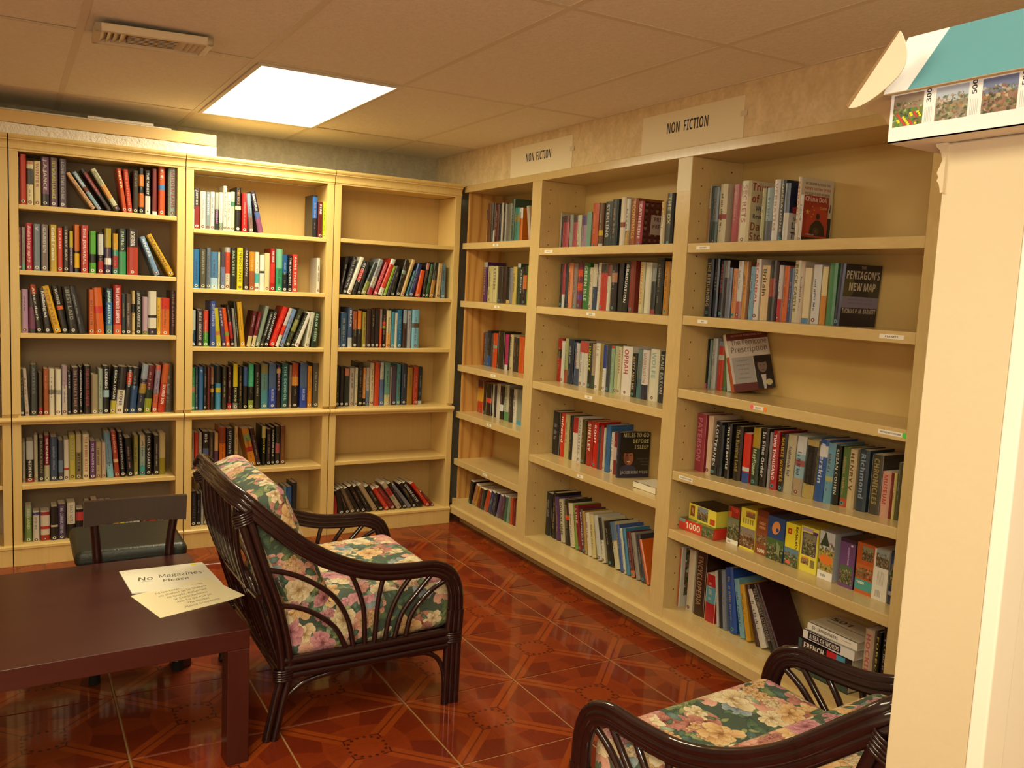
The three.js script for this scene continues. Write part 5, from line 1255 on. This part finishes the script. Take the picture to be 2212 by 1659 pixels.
{
  const a = sheetMesh('paper_notice', 'white thick paper notice with large handwriting and yellow sticker, on the dark table', [[-1.999, 1.525], [-1.731, 1.522], [-1.712, 1.77], [-1.985, 1.757]], 'paperone', () => 0, 0.004);
  const c = new THREE.CylinderGeometry(0.009, 0.009, 0.0006, 24); c.translate(-1.762, 0.4101, 1.538); part('sticker', c, M.dotYellow, a);
  sheetMesh('paper_notice', 'yellowish paper notice with seven handwritten lines overhanging the dark table edge', [[-1.991, 1.775], [-1.742, 1.70], [-1.672, 1.908], [-1.935, 1.996]], 'papertwo', (u, v) => 0.0002 + 0.0045 * Math.max(0, 1 - v * 1.6) * u + 0.004 * Math.max(0, u - 0.8) * 5 * v);
}

// ---------------------------------------------------------------- dark side chair behind the table
{
  const o = thing('side_chair', 'small dark wooden chair with black padded seat behind the table', 'chair', [-1.935, 0, 1.2]);
  // seen from behind: the backrest is at +z
  for (const s of [-1, 1]) {
    part('back_leg', [tube([V(s * 0.135, 0.03, 0.255), V(s * 0.128, 0.22, 0.19), V(s * 0.118, 0.40, 0.165), V(s * 0.128, 0.53, 0.185), V(s * 0.138, 0.615, 0.215)], 0.015, 8)].map((g) => g.scale(1, 1, 1)), M.chairWood, o);
    part('front_leg', tube([V(s * 0.14, 0.03, -0.20), V(s * 0.14, 0.36, -0.17)], 0.014, 8), M.chairWood, o);
    for (const z of [0.255, -0.20]) { const c = new THREE.CylinderGeometry(0.018, 0.02, 0.034, 16); c.translate(s * (z > 0 ? 0.135 : 0.14), 0.017, z); part('foot', c, M.rubber, o); }
  }
  // curved back slat
  const P = [], I = [], n = 16, hw = 0.165; const rows = [[0.545, 0.011], [0.63, 0.011], [0.63, -0.011], [0.545, -0.011]];
  for (let i = 0; i <= n; i++) { const u = i / n * 2 - 1; for (const [y, dz] of rows) P.push(u * hw, y + 0.006 * u * u * (y > 0.6 ? 1 : -0.3), 0.188 + (y > 0.6 ? 0.018 : 0) + 0.03 * u * u + dz); }
  for (let i = 0; i < n; i++) for (let k = 0; k < 4; k++) { const a = i * 4 + k, b = i * 4 + (k + 1) % 4; I.push(a, b, a + 4, b, b + 4, a + 4); }
  I.push(0, 2, 1, 0, 3, 2, n * 4, n * 4 + 1, n * 4 + 2, n * 4, n * 4 + 2, n * 4 + 3);
  const g = new THREE.BufferGeometry(); g.setAttribute('position', new THREE.Float32BufferAttribute(P, 3)); g.setIndex(I); const gg = g.toNonIndexed(); gg.computeVertexNormals(); part('backrest', metric(gg), M.chairWood, o);
  part('seat_frame', [bx(-0.155, 0.155, 0.345, 0.372, -0.19, 0.14, 0.006)], M.chairWood, o);
  part('seat', new RoundedBoxGeometry(0.375, 0.06, 0.37, 5, 0.026).translate(0, 0.402, -0.04), M.vinyl, o);
  part('stretcher', tube([V(-0.13, 0.18, 0.2), V(0.13, 0.18, 0.2)], 0.01, 8), M.chairWood, o);
}

// ---------------------------------------------------------------- rattan armchairs
function bundle(pts, r, offs, refs) { // parallel poles along one path
  const curve = new THREE.CatmullRomCurve3(pts, false, 'centripetal'), n = pts.length * 5, lanes = offs.map(() => []);
  for (let i = 0; i <= n; i++) {
    const p = curve.getPoint(i / n), t = curve.getTangent(i / n); const ref = refs ? refs.clone() : V(t.y, -t.x, 0).addScaledVector(V(0.5, 0.85, 0), 0.15);
    const nrm = ref.addScaledVector(t, -ref.dot(t)).normalize(), b = new THREE.Vector3().crossVectors(t, nrm);
    offs.forEach(([a, c], k) => lanes[k].push(p.clone().addScaledVector(nrm, a).addScaledVector(b, c)));
  }
  return lanes.map((l) => tube(l, r, 8, n));
}
function cushion(w, h, d, puff, round) { // rounded box swollen in the middle of each face, welted along the edge
  const g = new RoundedBoxGeometry(w, h, d, 6, Math.min(w, h, d) * round), p = g.attributes.position;
  for (let i = 0; i < p.count; i++) {
    const x = p.getX(i) / (w / 2), y = p.getY(i) / (h / 2), z = p.getZ(i) / (d / 2);
    const k = puff * (1 - Math.min(1, x * x)) * (1 - Math.min(1, z * z)); p.setY(i, p.getY(i) + Math.sign(y) * Math.min(1, Math.abs(y) * 1.4) * k);
  }
  g.computeVertexNormals(); return metric(g);
}
function makeArmchair(label) {
  const o = thing('rattan_armchair', label, 'armchair', [0, 0, 0], 0, 'rattan armchairs with floral cushions');
  const Z = 0.325, three = [[-0.0155, 0], [0, 0.002], [0.0155, 0]];
  // continuous rail: front leg, arm, back, other arm, other leg
  const half = [[0.312, 0.0, Z], [0.314, 0.2, Z], [0.320, 0.33, Z], [0.314, 0.405, Z], [0.288, 0.456, Z], [0.235, 0.481, Z], [0.15, 0.484, Z], [0.03, 0.495, Z], [-0.09, 0.534, Z], [-0.21, 0.602, Z * 1.0], [-0.315, 0.69, Z * 0.985], [-0.385, 0.752, Z * 0.94], [-0.407, 0.769, Z * 0.78], [-0.416, 0.776, Z * 0.48], [-0.418, 0.778, 0]];
  const path = [...half.map(([x, y, z]) => V(x, y, z)), ...half.slice(0, -1).reverse().map(([x, y, z]) => V(x, y, -z))];
  part('arm_and_back_rail', bundle(path.slice(2, -2), 0.0132, three), M.rattan, o);
  for (const s of [1, -1]) {
    const leg = bundle([V(0.312, 0.0, s * Z), V(0.313, 0.12, s * Z), V(0.315, 0.24, s * Z), V(0.320, 0.33, s * Z)], 0.0135, [[-0.019, 0], [0, 0.002], [0.019, 0]]); part('front_leg', leg, M.rattan, o);
    part('rear_leg', bundle([V(-0.30, 0.0, s * Z), V(-0.275, 0.12, s * Z), V(-0.255, 0.22, s * Z), V(-0.285, 0.40, s * Z), V(-0.335, 0.55, s * Z), V(-0.39, 0.725, s * Z * 0.97)], 0.0135, [[-0.012, 0], [0.012, 0]]), M.rattan, o);
    part('seat_rail', bundle([V(-0.262, 0.224, s * Z), V(0.0, 0.226, s * Z), V(0.30, 0.232, s * Z)], 0.0135, [[-0.024, 0], [0, 0.003], [0.024, 0]], V(0, 1, 0)), M.rattan, o);
    const fan = [[[-0.283, 0.429], [-0.217, 0.411], [-0.153, 0.376], [-0.1, 0.328], [-0.065, 0.262]], [[-0.32, 0.544], [-0.248, 0.523], [-0.177, 0.486], [-0.107, 0.43], [-0.061, 0.353], [-0.039, 0.258]], [[-0.062, 0.515], [-0.033, 0.455], [-0.009, 0.381], [-0.001, 0.258]], [[0.056, 0.475], [0.041, 0.4], [0.031, 0.26]], [[0.155, 0.47], [0.11, 0.409], [0.08, 0.336], [0.068, 0.264]], [[0.232, 0.468], [0.181, 0.413], [0.126, 0.347], [0.101, 0.266]], [[0.3, 0.446], [0.225, 0.407], [0.16, 0.338], [0.141, 0.266]]];
    for (const f of fan) part('arm_spoke', tube(f.map(([x, y]) => V(x, y, s * Z)), 0.0085, 8), M.rattan, o);
    part('leg_brace', tube([V(0.15, 0.196, s * Z), V(0.215, 0.193, s * Z), V(0.258, 0.168, s * Z), V(0.282, 0.12, s * Z), V(0.289, 0.05, s * Z)], 0.0085, 8), M.rattan, o); part('leg_brace', tube([V(-0.266, 0.1, s * Z), V(-0.248, 0.135, s * Z), V(-0.2, 0.168, s * Z), V(-0.12, 0.184, s * Z), V(-0.05, 0.19, s * Z)], 0.0085, 8), M.rattan, o);
    const wrap = []; for (const [x, y, a] of [[-0.382, 0.705, 0.35], [-0.262, 0.205, 0], [0.315, 0.235, 0]]) for (let k = 0; k < 5; k++) { const t = new THREE.TorusGeometry(0.03, 0.004, 6, 14); t.scale(1, 0.62, 1); t.rotateX(Math.PI / 2); t.rotateZ(a); t.translate(x - k * 0.0065 * Math.sin(a), y - 0.014 + k * 0.0075, s * Z * (y > 0.6 ? 0.97 : 1)); wrap.push(t); } part('joint_binding', wrap, M.rattan, o);
  }
  part('front_rail', bundle([V(0.312, 0.232, -Z), V(0.312, 0.232, Z)].flatMap((p, i) => i ? [V(0.312, 0.232, 0), p] : [p]), 0.0135, [[-0.024, 0], [0, 0.003], [0.024, 0]], V(0, 1, 0)), M.rattan, o);
  part('rear_rail', bundle([V(-0.265, 0.222, -Z), V(-0.265, 0.222, 0), V(-0.265, 0.222, Z)], 0.0135, [[-0.024, 0], [0, 0.003], [0.024, 0]], V(0, 1, 0)), M.rattan, o);
  const bs = [-0.24, -0.16, -0.08, 0, 0.08, 0.16, 0.24];
  bs.forEach((z) => part('back_spindle', tube([V(-0.27, 0.24, z * 0.85), V(-0.325, 0.40, z * 0.92), V(-0.385, 0.58, z), V(-0.413 + z * z * 0.3, 0.768 - z * z * 0.3, z * 1.05)], 0.0095, 8), M.rattan, o));
  part('back_rung', tube([V(-0.34, 0.46, -Z), V(-0.352, 0.46, 0), V(-0.34, 0.46, Z)], 0.011, 8), M.rattan, o);
  for (const s of [-1, 1]) part('back_loop', tube([V(-0.30, 0.30, s * 0.05), V(-0.335, 0.42, s * 0.10), V(-0.36, 0.52, s * 0.19), V(-0.352, 0.50, s * 0.27), V(-0.31, 0.36, s * 0.298), V(-0.275, 0.25, s * 0.305)], 0.0095, 8), M.rattan, o);
  part('seat_deck', bx(-0.25, 0.30, 0.236, 0.25, -Z + 0.015, Z - 0.015, 0.004), M.rattan, o);
  const sc = cushion(0.585, 0.186, 0.60, 0.016, 0.27); part('seat_cushion', sc, M.fabric, o).position.set(0.038, 0.329, 0); o.children.at(-1).rotation.z = 0.05;
  const bc = cushion(0.475, 0.14, 0.58, 0.024, 0.36); part('back_cushion', bc, M.fabric, o).position.set(-0.236, 0.556, 0); o.children.at(-1).rotation.z = Math.PI / 2 + 0.42;
  return o;
}
const chair = makeArmchair('dark rattan armchair with floral cushions in the middle of the tiled floor');
chair.position.set(-1.33, 0, 1.757);
const second = chair.clone(); second.name = numbered('rattan_armchair'); second.userData = { ...chair.userData, label: 'dark rattan armchair with floral cushions partly hidden by the cream partition' };
second.position.set(-0.834, 0, 3.392); second.rotation.y = THREE.MathUtils.degToRad(94.2); second.scale.set(1.03, 1.03, 1.0); scene.add(second);
const slumped = second.children.find((c) => c.name === 'back_cushion'); slumped.position.set(-0.235, 0.475, 0); slumped.rotation.z = Math.PI - 0.16;
second.children.find((c) => c.name === 'seat_cushion').position.y -= 0.018;

renderer.render(scene, camera);
